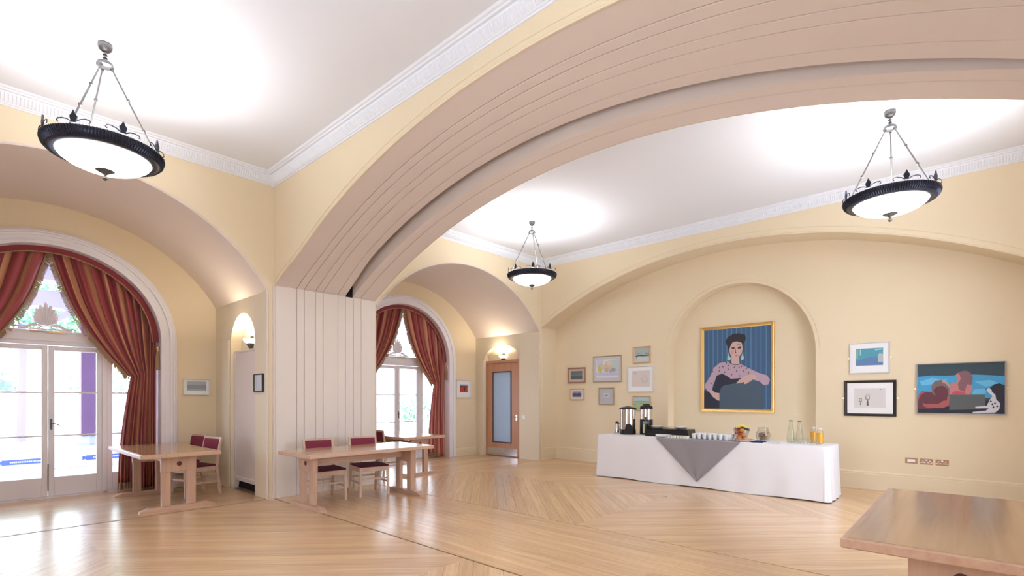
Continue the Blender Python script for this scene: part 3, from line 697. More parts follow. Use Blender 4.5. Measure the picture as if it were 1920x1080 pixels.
# ------------------------------------------------------------------ buffet
TZ = .785
ORD = ('first', 'second', 'third', 'fourth', 'fifth', 'sixth', 'seventh')
def buffet_cloth():
    x0, x1, y0, y1 = 8.17, 8.93, 1.50, 5.25; rc = .05; ring = []
    def arc(cx, cy, a): return [(cx+rc*math.cos(t), cy+rc*math.sin(t), math.cos(t), math.sin(t)) for t in lin(a, a+math.pi/2, 6)]
    def side(p, q, n, k): return [(p[0]+(q[0]-p[0])*i/k, p[1]+(q[1]-p[1])*i/k, *n) for i in range(1, k)]
    ring = arc(x0+rc, y0+rc, math.pi) + side((x0+rc, y0), (x1-rc, y0), (0, -1), 16) + arc(x1-rc, y0+rc, -math.pi/2) + side((x1, y0+rc), (x1, y1-rc), (1, 0), 40) + arc(x1-rc, y1-rc, 0) + side((x1-rc, y1), (x0+rc, y1), (0, 1), 16) + arc(x0+rc, y1-rc, math.pi/2) + side((x0, y1-rc), (x0, y0+rc), (-1, 0), 90)
    ring = [ring[0]] + ring[1:]; rows = []; n = len(ring)
    for j, h in enumerate([1.0, .995, .98, .9, .75, .5, .25, .0]):
        z = TZ*h if j else TZ; row = []
        for i, (x, y, nx, ny) in enumerate(ring):
            k = 1-h; cor = 1 if abs(nx*ny) > .05 else 0
            d = (.0 if j == 0 else .006+.002*j) - (.02 if j == 0 else 0) + k*(.004+.010*math.sin(y*5.1+x*3)*1 + .008*math.sin(y*13+1)) + cor*k*.018*(.6+.4*math.sin(i*2.7))
            if ny < -.5 and x > 8.3: d += k*.016*math.sin(x*24)
            row.append((x+nx*d, y+ny*d, max(.004, z + (.008*math.sin(y*4.3)+.012 if h == 0 else 0))))
        row.append(row[0]); rows.append(row)
    m = MB(); m.grid([r[::-1] for r in rows]); m.add([p for p in rows[0][:-1]], [tuple(range(n))])
    o = m.build('tablecloth', CLOTH, smooth=True); tag(o, 'long white tablecloth covering the buffet table down to the floor', 'tablecloth')
buffet_cloth()
m = MB(); zt = TZ+.003; a, b = (8.148, 4.05), (8.148, 2.66); tip = (8.128, 3.33, .10)
m.add([(8.17, 4.03, zt), (8.17, 2.68, zt), (8.90, 2.68-.0, zt), (8.90, 4.03, zt), (8.85, 3.9, zt)], [(0, 1, 2, 3)])
N = 16; rows = []
rows.append([(8.17, 4.05+(2.66-4.05)*i/N, zt) for i in range(N+1)])
for k in range(0, N+1):
    f = k/N; yl = 4.05+(tip[1]-4.05)*f; yr = 2.66+(tip[1]-2.66)*f; z = TZ-.012-(TZ-.012-tip[2])*f
    rows.append([(8.146-.022*f-.004*math.sin(i*.9), yl+(yr-yl)*i/N, z) for i in range(N+1)])
m.grid(rows); o = m.build('table_runner', GREY); tag(o, 'grey diamond cloth hanging in a point over the front of the white tablecloth', 'cloth')
def at(X, Y): return (X, Y, TZ+.004)
# insulated jug
r = empty('milk_jug', at(8.68, 5.13)); tag(r, 'small slim polished steel jug at the outer end beside the wide urn', 'jug')
MB().lathe([(0, 0), (.062, 0), (.064, .01), (.05, .10), (.034, .17), (.030, .185), (0, .185)], n=20).build('body', CHROME, r, smooth=True)
MB().lathe([(0, .225), (.026, .222), (.034, .205), (.034, .185), (0, .185)], n=16).build('lid', BLACK, r, smooth=True)
MB().tube([(0, -.03, .19), (0, -.075, .17), (0, -.08, .10), (0, -.05, .06)], .008, 6).build('handle', BLACK, r, smooth=True)
# urn
r = empty('tea_urn', at(8.58, 4.84)); tag(r, 'wide steel hot water urn with black lid and black tap housing', 'urn')
MB().lathe([(.0, 0), (.145, 0), (.15, .02), (.15, .085), (.147, .09), (0, .09)], n=32).build('base', BLACK, r, smooth=True)
MB().lathe([(.144, .09), (.144, .47)], n=40).build('drum', CHROME, r, smooth=True)
MB().lathe([(.0, .53), (.03, .528), (.06, .515), (.12, .505), (.155, .492), (.158, .475), (.144, .468)], n=32).build('lid', BLACK, r, smooth=True)
A = math.radians(215)
m = MB(); M = Matrix.Rotation(A, 4, 'Z')
m.prism([(-.085, .0), (.085, .0), (.06, .15), (.035, .195), (-.035, .195), (-.06, .15)], lambda a, b, t: tuple(M @ Vector((t, a, b))), .10, .172); m.build('tap_housing', BLACK, r)
MB().tube([M @ Vector((.16, 0, .12)), M @ Vector((.20, 0, .12)), M @ Vector((.205, 0, .09))], .012, 8).build('tap', BLACK, r, smooth=True)
for s in (-1, 1): MB().box(-.02, .02, s*.165-.012, s*.165+.012, .462, .476).build('lug', BLACK, r)
# airpot
r = empty('airpot_flask', at(8.74, 4.54)); tag(r, 'tall narrow black and steel pump flask standing next to the wide urn', 'flask')
MB().lathe([(0, 0), (.118, 0), (.122, .02), (.118, .28), (0, .28)], n=32).build('base', BLACK, r, smooth=True)
MB().lathe([(.114, .28), (.114, .475)], n=40).build('steel_band', CHROME, r, smooth=True)
MB().lathe([(0, .575), (.05, .572), (.07, .555), (.075, .535), (.105, .53), (.118, .51), (.118, .475), (.114, .47)], n=32).build('pump_lid', BLACK, r, smooth=True)
MB().box(-.135, -.10, -.018, .018, .25, .33, M=Matrix.Rotation(R(20), 4, 'Z'), ch=.006).build('spout', BLACK, r)
MB().box(-.124, -.116, -.055, -.015, .03, .20, M=Matrix.Rotation(R(-10), 4, 'Z')).build('level_gauge', mat('pale gauge', (.62, .66, .35), .4), r)
MB().box(-.124, -.115, -.04, .05, .205, .245, M=Matrix.Rotation(R(20), 4, 'Z')).build('label', PEWTER, r)
# tea box
r = empty('tea_box', at(8.56, 3.985)); tag(r, 'low black buffet display stand behind the white dish', 'stand')
m = MB(); m.prism([(-.405, 0), (.405, 0), (.38, .135), (-.38, .115)], lambda a, b, t: (t, -a, b), -.16, .16); m.build('body', BLACK, r)
m = MB(); m.box(-.15, .15, -.375, .375, .125, .135); m.build('rim', BLACK, r)
for k, (yy, w) in enumerate(((.20, .24), (-.24, .25))):
    m = MB(); m.lathe([(0, .012), (w*.3, .012), (w*.5, .034), (w*.5+.006, .036), (w*.3, 0), (0, 0)], n=24); o = m.build('plate', PORC, smooth=True); o.location = (8.54, 4.02+yy, TZ+.142); tag(o, ('white plate on the black stand, at its end beside the pump flask', 'white plate on the black stand, at its end nearer the cups')[k], 'plate')
for k in range(3):
    rr = empty('serving_tongs', (8.45+.02*k, 4.02-.02-.07*k, TZ+.158+.014*k), R(20+50*k)); tag(rr, ('black-handled serving tongs lying on the black stand, closest to the flask', 'black-handled serving tongs lying in the middle of the black stand', 'black-handled serving tongs lying on the black stand, closest to the cups')[k], 'tongs')
    for s in (-1, 1): MB().bar((0, -.10, 0), (s*.018, .09, .008), .010, .005).build('arm', BLACK if k != 1 else CHROME, rr)
m = MB(); m.prism([(-.12, .045), (-.10, .0), (.10, .0), (.12, .045), (.112, .045), (.094, .006), (-.094, .006), (-.112, .045)], lambda a, b, t: (t, a, b), -.06, .06); m.box(-.06, -.054, -.11, .11, .0, .044); m.box(.054, .06, -.11, .11, 0, .044)
o = m.build('serving_dish', PORC); o.location = at(8.32, 4.00); tag(o, 'shallow white rectangular dish in front of the black stand', 'dish')
tr = MB().box(-.08, .08, -.20, .20, 0, .006).build('milk_pot_tray', PORC); tr.location = at(8.28, 3.70); tag(tr, 'flat white tray holding two rows of little milk pots', 'tray')
proto = None
POT = mat('milk pot cream', (.82, .78, .62), .5)
for i in range(7):
    for j in range(2):
        if proto is None:
            proto = empty('milk_pot'); MB().lathe([(0, 0), (.015, 0), (.019, .030), (.022, .032), (0, .033)], n=10).build('cup', POT, proto, smooth=True); MB().lathe([(0, .036), (.021, .0345), (.021, .033)], n=10).build('foil_lid', PORC, proto); o = proto
        else: o = copy_tree(proto)
        o.location = (8.25+.055*j, 3.86-.052*i, TZ+.010); tag(o, 'tiny milk pot, %s row on the white tray, %s from the dish' % (('front', 'back')[j], ORD[i]), 'milk pot', 'milk pots on the tray')
# cups
proto = None
for i in range(7):
    for j in range(4):
        if proto is None:
            proto = empty('coffee_cup')
            MB().lathe([(0, 0), (.024, 0), (.027, .008), (.036, .055), (.040, .085), (.037, .085), (.030, .02), (0, .012)], n=20).build('bowl', PORC, proto, smooth=True)
            MB().tube([(.036, 0, .07), (.055, 0, .068), (.06, 0, .045), (.05, 0, .028), (.03, 0, .025)], .0045, 6).build('handle', PORC, proto, smooth=True); o = proto
        else: o = copy_tree(proto)
        o.location = (8.34+.092*j, 3.46-.088*i, TZ+.004); o.rotation_euler = (0, 0, R(60)); tag(o, 'white coffee cup, %s row, %s from the black stand' % (('front', 'second', 'third', 'back')[j], ORD[i]), 'cup', 'white cups set out in rows')
# fruit bowl
FX, FY = 8.56, 2.77
r = empty('fruit_bowl', at(FX, FY)); tag(r, 'clear glass bowl heaped with fruit', 'bowl')
MB().lathe([(0, .004), (.06, .004), (.075, .03), (.10, .10), (.128, .185), (.132, .19), (.128, .188), (.104, .10), (.078, .028), (0, .01)], n=28).build('glass', TUMB, r, smooth=True)
def fruit(name, kind, x, y, z, rad, c, lb, grp, squash=.93):
    m = MB(); k = 8; m.lathe([(rad*math.sin(math.pi*i/k)*(1+.03*math.sin(i)), rad*squash*(1-math.cos(math.pi*i/k)) - (.10*rad if i == k else 0) + (.08*rad if i == 0 else 0)) for i in range(k+1)], n=16)
    key = 'fruit skin '+kind; mt = MATS.get(key) or mat(key, c, .35, var=.12)
    o = m.build(name, mt, smooth=True); o.location = (x, y, z); tag(o, lb, kind, grp)
    MB().tube([(0, 0, rad*1.72), (.003, 0, rad*2.0)], .0025, 5).build('stalk', mat('stalk', (.10, .06, .03), .8) if 'stalk' not in MATS else MATS['stalk'], o)
b0 = TZ+.012
for i, (dx, dy, z, kd) in enumerate(((-.03, .03, b0, 'orange'), (.04, -.02, b0, 'apple'), (-.04, -.045, b0+.045, 'orange'), (.04, .045, b0+.055, 'orange'), (-.055, .055, b0+.085, 'apple'), (.0, .0, b0+.10, 'apple'), (-.065, -.03, b0+.115, 'orange'))):
    fruit(kd, kd, FX+dx, FY+dy, z, .036, {'orange': (.85, .28, .03), 'apple': (.50, .06, .04)}[kd], {'orange': 'orange inside the glass fruit bowl', 'apple': 'dark red apple inside the glass fruit bowl'}[kd], 'fruit in the glass bowl')
fruit('green_apple', 'apple', FX-.02, FY+.07, b0+.135, .036, (.40, .48, .12), 'green apple resting on top of the fruit bowl', 'fruit in the glass bowl')
for k, (dy, cc, lb) in enumerate(((-.02, (.86, .70, .12), 'yellow banana lying on top of the fruit bowl'), (-.045, (.05, .06, .06), 'dark plum-coloured aubergine-like fruit under the banana in the bowl'))):
    pts = [(FX-.06+.02*k+.02*math.sin(t*3.14), FY+dy-.085+.17*t, TZ+.205-.04*k+.03*math.sin(t*3.14)) for t in lin(0, 1, 8)]
    o = MB().tube(pts, [.006, .016, .019, .02, .021, .02, .019, .016, .006] if k == 0 else [.01, .02, .024, .026, .026, .025, .023, .02, .01], 8).build('banana' if k == 0 else 'dark_fruit', mat('fruit %d' % k, cc, .4), smooth=True)
    tag(o, lb, 'fruit'); 
# fruit and pastry plate
PX, PY = 8.315, 2.69
o = MB().lathe([(0, .004), (.09, .004), (.138, .016), (.14, .018), (.138, .02), (.09, .010), (0, .009)], n=32).build('plate', PORC, smooth=True); o.location = at(PX, PY); tag(o, 'round white plate of pastries in front of the fruit bowl', 'plate')
rg = random.Random(11)
for i in range(13):
    a = i*2.4; rr = .022+.080*math.sqrt(i/13); cc = i % 3
    kk = 'pastry %d' % cc; mt = MATS.get(kk) or mat(kk, ((.45, .18, .07), (.62, .30, .16), (.72, .50, .34))[cc], .7, var=.2)
    m = MB(); m.lathe([(0, 0), (.026, .002), (.03, .014), (.02, .028), (.008, .034), (0, .034)], n=9); m.v = [(x*1.15, y*.9, z*(1+.2*math.sin(x*300))) for x, y, z in m.v]
    o = m.build('pastry', mt, smooth=True); o.location = (PX+rr*math.cos(a), PY+rr*math.sin(a), TZ+.014); o.rotation_euler = (0, 0, rg.uniform(0, 3))
    tag(o, ('dark brown', 'golden brown', 'pale')[cc]+' bite-size pastry on the round plate', 'pastry', 'pastries on the round plate')
# biscuit jar
r = empty('biscuit_jar', at(8.58, 2.45)); tag(r, 'round glass jar part filled with biscuits', 'jar')
MB().lathe([(0, .005), (.075, .005), (.095, .03), (.105, .08), (.10, .13), (.082, .165), (.074, .18), (.074, .20), (.071, .20), (.071, .18), (.097, .13), (.101, .08), (.09, .033), (0, .012)], n=32).build('glass', TUMB, r, smooth=True)
MB().lathe([(.072, .198), (.080, .2), (.080, .212), (.072, .214), (0, .214)], n=28).build('rim', TUMB, r, smooth=True)
MB().box(-.108, -.102, -.035, .035, .085, .13).build('tag', mat('grey tag', (.16, .15, .15), .5), r)
bp = None; BIS = mat('biscuit', (.46, .27, .15), .8, var=.2)
for i in range(27):
    m_ = None
    if bp is None: bp = MB().lathe([(0, 0), (.026, 0), (.029, .004), (.026, .009), (0, .010)], n=12).build('biscuit', BIS); o = bp
    else: o = bp.copy(); col.objects.link(o)
    a = i*2.4; q = .060*math.sqrt((i % 6+.5)/6); o.location = (8.58+q*math.cos(a), 2.45+q*math.sin(a), TZ+.025+.0042*i); o.rotation_euler = (rg.uniform(-.5, .5), rg.uniform(-.5, .5), 0)
    tag(o, 'brown biscuit heaped inside the glass jar', 'biscuit', 'biscuits in the jar')
# bottles
def bottle(x, y, h, rad, body, cap, lb, name, liquid=None, straight=False):
    r = empty(name, at(x, y)); tag(r, lb, 'bottle')
    prof = [(0, 0), (rad, 0), (rad, .75*h), (rad*.72, .86*h), (rad*.62, .90*h), (rad*.62, .94*h)] if straight else [(0, 0), (rad, 0), (rad*1.02, .05*h), (rad*.92, .35*h), (rad*.62, .65*h), (rad*.42, .85*h), (rad*.40, .97*h)]
    MB().lathe(prof, n=24).build('glass', body, r, smooth=True)
    if liquid: MB().lathe([(0, .004), (rad*.93, .004), (rad*.93, .70*h), (0, .70*h)], n=24).build('juice', liquid, r, smooth=True)
    MB().lathe([(rad*.5, .93*h), (rad*.66, .93*h), (rad*.68, h), (0, h)] if straight else [(rad*.42, .95*h), (rad*.46, .95*h), (rad*.46, h), (0, h)], n=16).build('cap', cap, r, smooth=True)
BG = glass('pale green bottle glass', (.90, .945, .91), .22, .05)
GC = mat('white cap', (.75, .70, .80), .4); OJ = mat('orange juice', (.90, .45, .02), .4)
bottle(8.62, 2.065, .335, .056, BG, PEWTER, 'clear water bottle nearer the biscuit jar', 'water_bottle'); bottle(8.66, 1.955, .330, .054, BG, PEWTER, 'clear water bottle nearer the orange juice', 'water_bottle')
bottle(8.80, 1.80, .235, .043, TUMB, GC, 'orange juice bottle nearer the water bottles', 'juice_bottle', OJ, True); bottle(8.66, 1.685, .225, .046, TUMB, GC, 'orange juice bottle at the very end of the buffet', 'juice_bottle', OJ, True)
gp = None
for i in range(5):
    for j in range(2):
        x, y = 8.36+.085*j, 2.02-.085*i-.02*(j % 2)
        if gp is None: gp = MB().lathe([(0, .004), (.031, .002), (.036, .085)], n=20).build('tumbler', TUMB, smooth=True); o = gp
        else: o = gp.copy(); col.objects.link(o)
        o.location = at(x, y); tag(o, 'clear tumbler, %s row before the water bottles, %s from the napkins' % (('front', 'middle', 'back')[j], ORD[i]), 'glass', 'clear tumblers on the buffet')
m = MB(); m.prism([(-.08, -.11), (.08, -.11), (.08, .06), (.0, .12), (-.08, .06)], lambda a, b, t: (a, b, t), 0, .012); m.box(-.06, .06, -.09, .04, .012, .022); o = m.build('napkin', mat('navy napkin', (.015, .025, .13), .8)); o.location = at(8.30, 2.44); o.rotation_euler = (0, 0, .2); tag(o, 'folded navy blue napkin at the edge of the tablecloth', 'napkin')
o = MB().box(-.08, .08, -.11, .11, 0, .008, ch=.002).build('napkin', PORC); o.location = at(8.30, 2.24); tag(o, 'folded cream napkin between the navy one and the tumblers', 'napkin')
# ------------------------------------------------------------------ pictures
def ac(name, c):
    k = 'art '+name; return MATS.get(k) or mat(k, c, .6)
def picture(wall, P, a0, a1, z0, z1, fw, fm, mats, label, art, name='framed_picture', board=None, bw=(0, 0, 0, 0), depth=.03, tabs=True, group=None):
    """wall 'E' faces -X at X=P (a = Y, picture's first edge at larger Y); wall 'N' faces -Y at Y=P.  art: list of (material, polygon in 0..1)"""
    w, h = abs(a1-a0), z1-z0
    r = empty(name, (P, (a0+a1)/2, z0) if wall == 'E' else ((a0+a1)/2, P, z0), R(-90) if wall == 'E' else 0)
    tag(r, label, 'picture', group)
    f = lambda a, b, t: (a, -t, b)                  # local: x across (viewer's left to right), -y out of the wall
    m = MB(); pr = [(0, .0), (0, depth*.8), (fw*.25, depth), (fw*.7, depth*.8), (fw, depth*.45)]
    rows = [[f(-w/2+d, d, t), f(w/2-d, d, t), f(w/2-d, h-d, t), f(-w/2+d, h-d, t), f(-w/2+d, d, t)] for d, t in pr]
    m.grid(rows); m.build('frame', fm, r)
    ix0, ix1, iz0, iz1 = -w/2+fw*.9, w/2-fw*.9, fw*.9, h-fw*.9
    if board:
        MB().box(ix0, ix1, -depth*.35, 0, iz0, iz1).build('mount_board', board, r)
        l, rr, bo, to = bw; ix0 += l; ix1 -= rr; iz0 += bo; iz1 -= to
    m = MB(); ms = []
    def idx(mt):
        if mt not in ms: ms.append(mt)
        return ms.index(mt)
    base = depth*.35+.001
    m.box(ix0, ix1, -base-.001, -.004, iz0, iz1, mi=idx(mats))
    lay = base+.0012
    for mt, poly in art:
        vs = [f(ix0+(ix1-ix0)*u, iz0+(iz1-iz0)*v, lay) for u, v in poly]; m.add(vs, [tuple(range(len(vs)))], idx(mt)); lay += .00035
    m.build('print' if board else 'canvas', ms, r)
    if tabs:
        for s in (-1, 1): MB().box(s*(w/2+.012)-.012, s*(w/2+.012)+.012, -.004, 0, h*.5-.012, h*.5+.012).build('hanging_plate', BRASS, r)
    return r
def band(v0, v1): return [(0, v0), (1, v0), (1, v1), (0, v1)]
def blob(cx, cy, rx, ry, n=14, wob=0, ph=0): return [(cx+rx*math.cos(2*math.pi*i/n)*(1+wob*math.sin(3*i+ph)), cy+ry*math.sin(2*math.pi*i/n)*(1+wob*math.cos(2*i+ph))) for i in range(n)]
# portrait: woman resting an arm on a chair back (points taken in the picture's own plane)
def pc(pts):
    out = []
    for x, y in pts:
        u = (x-135)/670; yt = 175-50*u; yb = 955+7*u; out.append((u, (yb-y)/(yb-yt)))
    return out
BL = ac('blue', (.055, .125, .24)); ST = ac('stripe', (.12, .24, .42)); SK = ac('skin', (.62, .42, .38)); HR = ac('hair', (.03, .028, .035)); BLO = ac('blouse', (.50, .36, .44)); BK = ac('bodice', (.025, .03, .055)); CHR = ac('chair back', (.075, .11, .16)); LN = ac('line', (.06, .04, .06)); EAR = ac('earring', (.42, .58, .50)); PK = ac('cheek', (.66, .30, .27)); LIP = ac('lips', (.45, .18, .2))
art = []
for i in range(14): u = .07+i*.0715; art.append((ST, [(u, 0), (u+.012, 0), (u+.012, 1), (u, 1)]))
art += [(HR, pc([(365, 280), (385, 245), (440, 212), (500, 205), (560, 222), (570, 260), (545, 310), (542, 380), (400, 385), (380, 330)])),
        (SK, pc([(425, 440), (502, 440), (505, 530), (425, 530)])),
        (BLO, pc([(300, 500), (395, 485), (420, 505), (455, 520), (500, 515), (520, 512), (580, 545), (690, 600), (770, 625), (797, 670), (780, 715), (735, 722), (705, 690), (640, 665), (560, 660), (300, 660), (250, 690), (225, 745), (225, 770), (185, 785), (143, 745), (145, 715), (200, 640), (240, 550)])),
        (BK, pc([(272, 625), (330, 605), (380, 630), (420, 658), (520, 650), (520, 700), (500, 960), (130, 955), (132, 770), (180, 790), (228, 770), (250, 690)])),
        (CHR, pc([(300, 962), (302, 790), (320, 745), (350, 722), (450, 705), (600, 690), (700, 685), (735, 720), (730, 965)])),
        (SK, pc([(470, 705), (500, 670), (560, 630), (620, 612), (665, 625), (665, 665), (630, 668), (600, 690), (565, 712), (550, 705), (555, 688), (520, 700)])),
        (SK, pc([(190, 785), (228, 770), (255, 795), (300, 800), (302, 875), (280, 872), (235, 840)])),
        (SK, pc([(403, 370), (412, 330), (440, 290), (490, 285), (528, 300), (538, 360), (525, 410), (495, 445), (460, 460), (432, 445), (412, 410)])),
        (HR, pc([(370, 300), (395, 250), (470, 225), (540, 250), (540, 320), (525, 300), (480, 285), (430, 295), (412, 340), (400, 380)])),
        (PK, pc([(415, 375), (445, 370), (450, 405), (425, 415)])), (LN, pc([(425, 345), (455, 340), (458, 358), (430, 362)])), (LN, pc([(487, 342), (520, 335), (522, 357), (490, 362)])),
        (LN, pc([(462, 350), (466, 350), (470, 395), (482, 400), (462, 404)])), (LIP, pc([(455, 425), (475, 418), (498, 422), (476, 434)])), (LN, pc([(475, 328), (495, 312), (520, 318), (520, 322), (495, 317), (478, 332)])),
        (EAR, pc([(395, 395), (405, 430), (422, 455), (410, 475), (388, 475), (382, 455), (392, 430)])), (EAR, pc([(537, 390), (543, 425), (552, 450), (542, 472), (522, 470), (517, 450), (530, 425)])),
        (LN, pc([(400, 490), (455, 516), (503, 512), (503, 518), (455, 522), (396, 496)]))]
for x, y in ((375, 500), (393, 525), (338, 537), (303, 547), (400, 562), (455, 545), (502, 545), (527, 535), (574, 557), (478, 580), (548, 580), (358, 592), (302, 578), (428, 617), (505, 628), (595, 600), (232, 585), (215, 703), (240, 720)): art.append((LN, pc([(x-7, y), (x, y-9), (x+7, y), (x, y+9)])))
picture('E', XR+ND-.002, 4.07, 2.71, 1.20, 2.885, .062, GOLD, BL, 'large gilt-framed portrait of a dark-haired woman in a spotted pink blouse', art, 'portrait_painting', depth=.06)
# two bathers and a dog
def bc(pts):
    return [((x-850)/892, (840+8*((x-850)/892)-y)/(840+8*((x-850)/892)-(348-30*((x-850)/892)))) for x, y in pts]
TEAL = ac('dark teal', (.035, .065, .085)); WAT = ac('water', (.06, .33, .60)); WT2 = ac('light water', (.14, .48, .72)); MAN = ac('shaded man', (.13, .035, .05)); MANL = ac('red rim', (.40, .10, .10)); WSK = ac('pink skin', (.52, .20, .20)); HAI = ac('brown hair', (.22, .11, .13)); GB = ac('grey block', (.10, .115, .115)); DK = ac('night', (.02, .02, .035)); WH = ac('white fur', (.62, .62, .68)); RED = ac('swimsuit', (.55, .07, .10)); HL = ac('grey hair', (.20, .13, .12)); HLL = ac('lit temple', (.42, .33, .30))
art = [(WAT, bc([(850, 470), (1000, 455), (1150, 458), (1300, 450), (1450, 445), (1600, 452), (1742, 460), (1742, 680), (850, 700)])),
       (WT2, bc([(870, 520), (1000, 480), (1180, 500), (1060, 540), (900, 560)])), (WT2, bc([(1450, 520), (1600, 500), (1700, 540), (1560, 570)])), (WT2, bc([(1440, 600), (1560, 590), (1560, 640), (1420, 650)])),
       (DK, bc([(850, 760), (1742, 700), (1742, 850), (850, 840)])),
       (MANL, bc([(850, 700), (862, 650), (900, 612), (1005, 622), (1180, 600), (1195, 700), (1185, 770), (850, 780)])),
       (MAN, bc([(850, 720), (880, 660), (930, 628), (1000, 630), (1040, 620), (1150, 640), (1170, 700), (1120, 760), (1000, 800), (850, 800)])),
       (WSK, bc([(1195, 650), (1197, 560), (1215, 528), (1270, 525), (1275, 470), (1250, 462), (1272, 430), (1320, 412), (1400, 425), (1420, 560), (1410, 655)])),
       (HAI, bc([(1275, 430), (1320, 410), (1370, 408), (1410, 430), (1434, 480), (1420, 550), (1380, 600), (1345, 620), (1290, 600), (1280, 540), (1310, 490), (1300, 450)])),
       (WSK, bc([(1355, 600), (1375, 545), (1420, 550), (1432, 590), (1400, 655), (1370, 655)])), (RED, bc([(1220, 632), (1260, 612), (1350, 625), (1360, 650), (1220, 650)])),
       (HL, bc([(1003, 600), (1005, 550), (1040, 512), (1110, 498), (1160, 510), (1190, 545), (1195, 600), (1190, 660), (1150, 690), (1060, 680), (1010, 640)])),
       (MAN, bc([(1020, 610), (1060, 570), (1120, 560), (1170, 590), (1180, 660), (1150, 710), (1060, 700)])),
       (HLL, bc([(1110, 500), (1160, 510), (1195, 555), (1195, 590), (1160, 545), (1120, 525)])),
       (MANL, bc([(900, 740), (960, 750), (1080, 745), (1130, 715), (1190, 710), (1190, 765), (1120, 790), (960, 790), (910, 770)])),
       (GB, bc([(1190, 790), (1195, 652), (1552, 652), (1556, 770), (1500, 800), (1190, 810)])), (DK, bc([(1640, 850), (1660, 700), (1630, 640), (1600, 600), (1640, 550), (1690, 535), (1742, 555), (1742, 850)])),
       (WH, bc([(1560, 590), (1595, 585), (1620, 610), (1650, 640), (1660, 700), (1700, 740), (1690, 800), (1650, 835), (1430, 843), (1432, 828), (1560, 815), (1590, 790), (1460, 790), (1456, 775), (1570, 765), (1600, 700), (1625, 665), (1580, 625)])),
       (DK, bc([(1595, 585), (1640, 550), (1680, 560), (1680, 640), (1650, 650), (1618, 620)])), (DK, bc([(1560, 592), (1575, 587), (1570, 602), (1560, 604)]))]
art.append((DK, bc(blob(1672, 592, 62, 52, 14, .06)))); art.append((WH, bc([(1560, 590), (1598, 583), (1622, 612), (1600, 630), (1572, 612)]))); art.append((DK, bc([(1558, 590), (1572, 586), (1570, 600), (1560, 602)])))
for x, y in ((1610, 720), (1650, 740), (1635, 780), (1670, 770), (1625, 750)): art.append((DK, bc([(x-12, y), (x, y-14), (x+10, y+3), (x, y+12)])))
picture('E', XR-.002, .640, -.345, 1.225, 1.985, .018, mat('silver frame', (.62, .60, .64), .35, .5), TEAL, 'wide dark painting of two bathers and a black and white dog', art, 'bathers_painting', depth=.05)
MT = mat('mount cream', (.74, .71, .68), .8); MTW = mat('mount white', (.84, .83, .83), .8); BFR = mat('black-brown frame', (.025, .016, .014), .35); WFR = mat('white frame', (.74, .73, .75), .4); BRN = mat('walnut frame', (.33, .20, .13), .4); OLV = mat('olive gilt frame', (.42, .34, .20), .4, .4)
def wc(n, c): return ac(n, c)
E = XR-.002
picture('E', E, 1.50, .968, 1.865, 2.362, .018, WFR, wc('pool teal', (.09, .32, .42)), 'white framed blue and turquoise picture hanging above the black framed one',
        [(wc('pool blue', (.12, .22, .42)), [(0, 0), (1, 0), (1, .35), (.6, .5), (.3, .4), (0, .3)]), (wc('pool grey', (.45, .50, .52)), [(.82, .18), (.99, .16), (1, .62), (.88, .7), (.82, .6)]), (wc('pool light', (.35, .60, .65)), [(.72, .86), (.97, .9), (.95, .97), (.7, .93)]), (wc('pool green', (.22, .42, .32)), [(0, .4), (.08, .4), (.1, .95), (0, 1)]), (wc('pool light', (.35, .60, .65)), [(.14, .62), (.18, .6), (.2, .95), (.15, .95)])],
        board=MTW, bw=(.07, .07, .11, .08))
picture('E', E, 1.575, .885, 1.175, 1.752, .042, BFR, wc('paper', (.68, .64, .62)), 'black framed print of two small upright marks on pale paper',
        [(wc('green mark', (.12, .28, .10)), [(.16, .30), (.25, .30), (.25, .48), (.16, .48)]), (wc('pale', (.62, .62, .56)), [(.18, .34), (.23, .34), (.23, .45), (.18, .45)]), (wc('mark', (.10, .10, .11)), [(.19, .14), (.23, .13), (.22, .27), (.20, .27)]),
         (wc('mark', (.10, .10, .11)), [(.37, .42), (.50, .42), (.50, .62), (.37, .62)]), (wc('paper', (.68, .64, .62)), [(.39, .45), (.48, .45), (.48, .59), (.39, .59)]), (wc('mark', (.10, .10, .11)), [(.40, .10), (.47, .10), (.455, .38), (.415, .38)]), (wc('mark', (.10, .10, .11)), [(.37, .68), (.52, .68), (.52, .70), (.37, .70)]), (wc('mark', (.10, .10, .11)), [(.84, .92), (.865, .92), (.865, .955), (.84, .955)])],
        board=MTW, bw=(.10, .10, .10, .09))
picture('E', E, 7.19, 6.69, 1.825, 2.195, .036, BRN, wc('dusk sea', (.10, .15, .16)), 'small landscape in a brown frame, upper of the two nearest the corner',
        [(wc('dusk sky', (.16, .19, .21)), band(.55, 1)), (wc('dusk light', (.22, .26, .20)), band(.45, .55))], board=mat('mount rose', (.60, .46, .40), .8), bw=(.055, .055, .06, .05))
picture('E', E, 7.125, 6.735, 1.425, 1.70, .026, WOODF, wc('mauve field', (.30, .27, .38)), 'small landscape in a light wood frame, lower of the two nearest the corner',
        [(wc('night blue', (.09, .09, .19)), [(0, .1), (1, .1), (1, .5), (.8, .72), (.5, .6), (.25, .7), (0, .5)]), (wc('rose sky', (.45, .35, .40)), band(.75, 1))], board=MT, bw=(.045, .045, .045, .04))
art = [(wc('lilac wash', (.55, .55, .68)), [(.0, .1), (1, .1), (1, .25), (0, .3)]), (wc('aqua wash', (.50, .62, .60)), [(.6, .2), (1, .3), (1, 1), (.55, .95)]), (wc('sky wash', (.58, .60, .72)), [(.02, .6), (.3, .7), (.35, 1), (.02, 1)])]
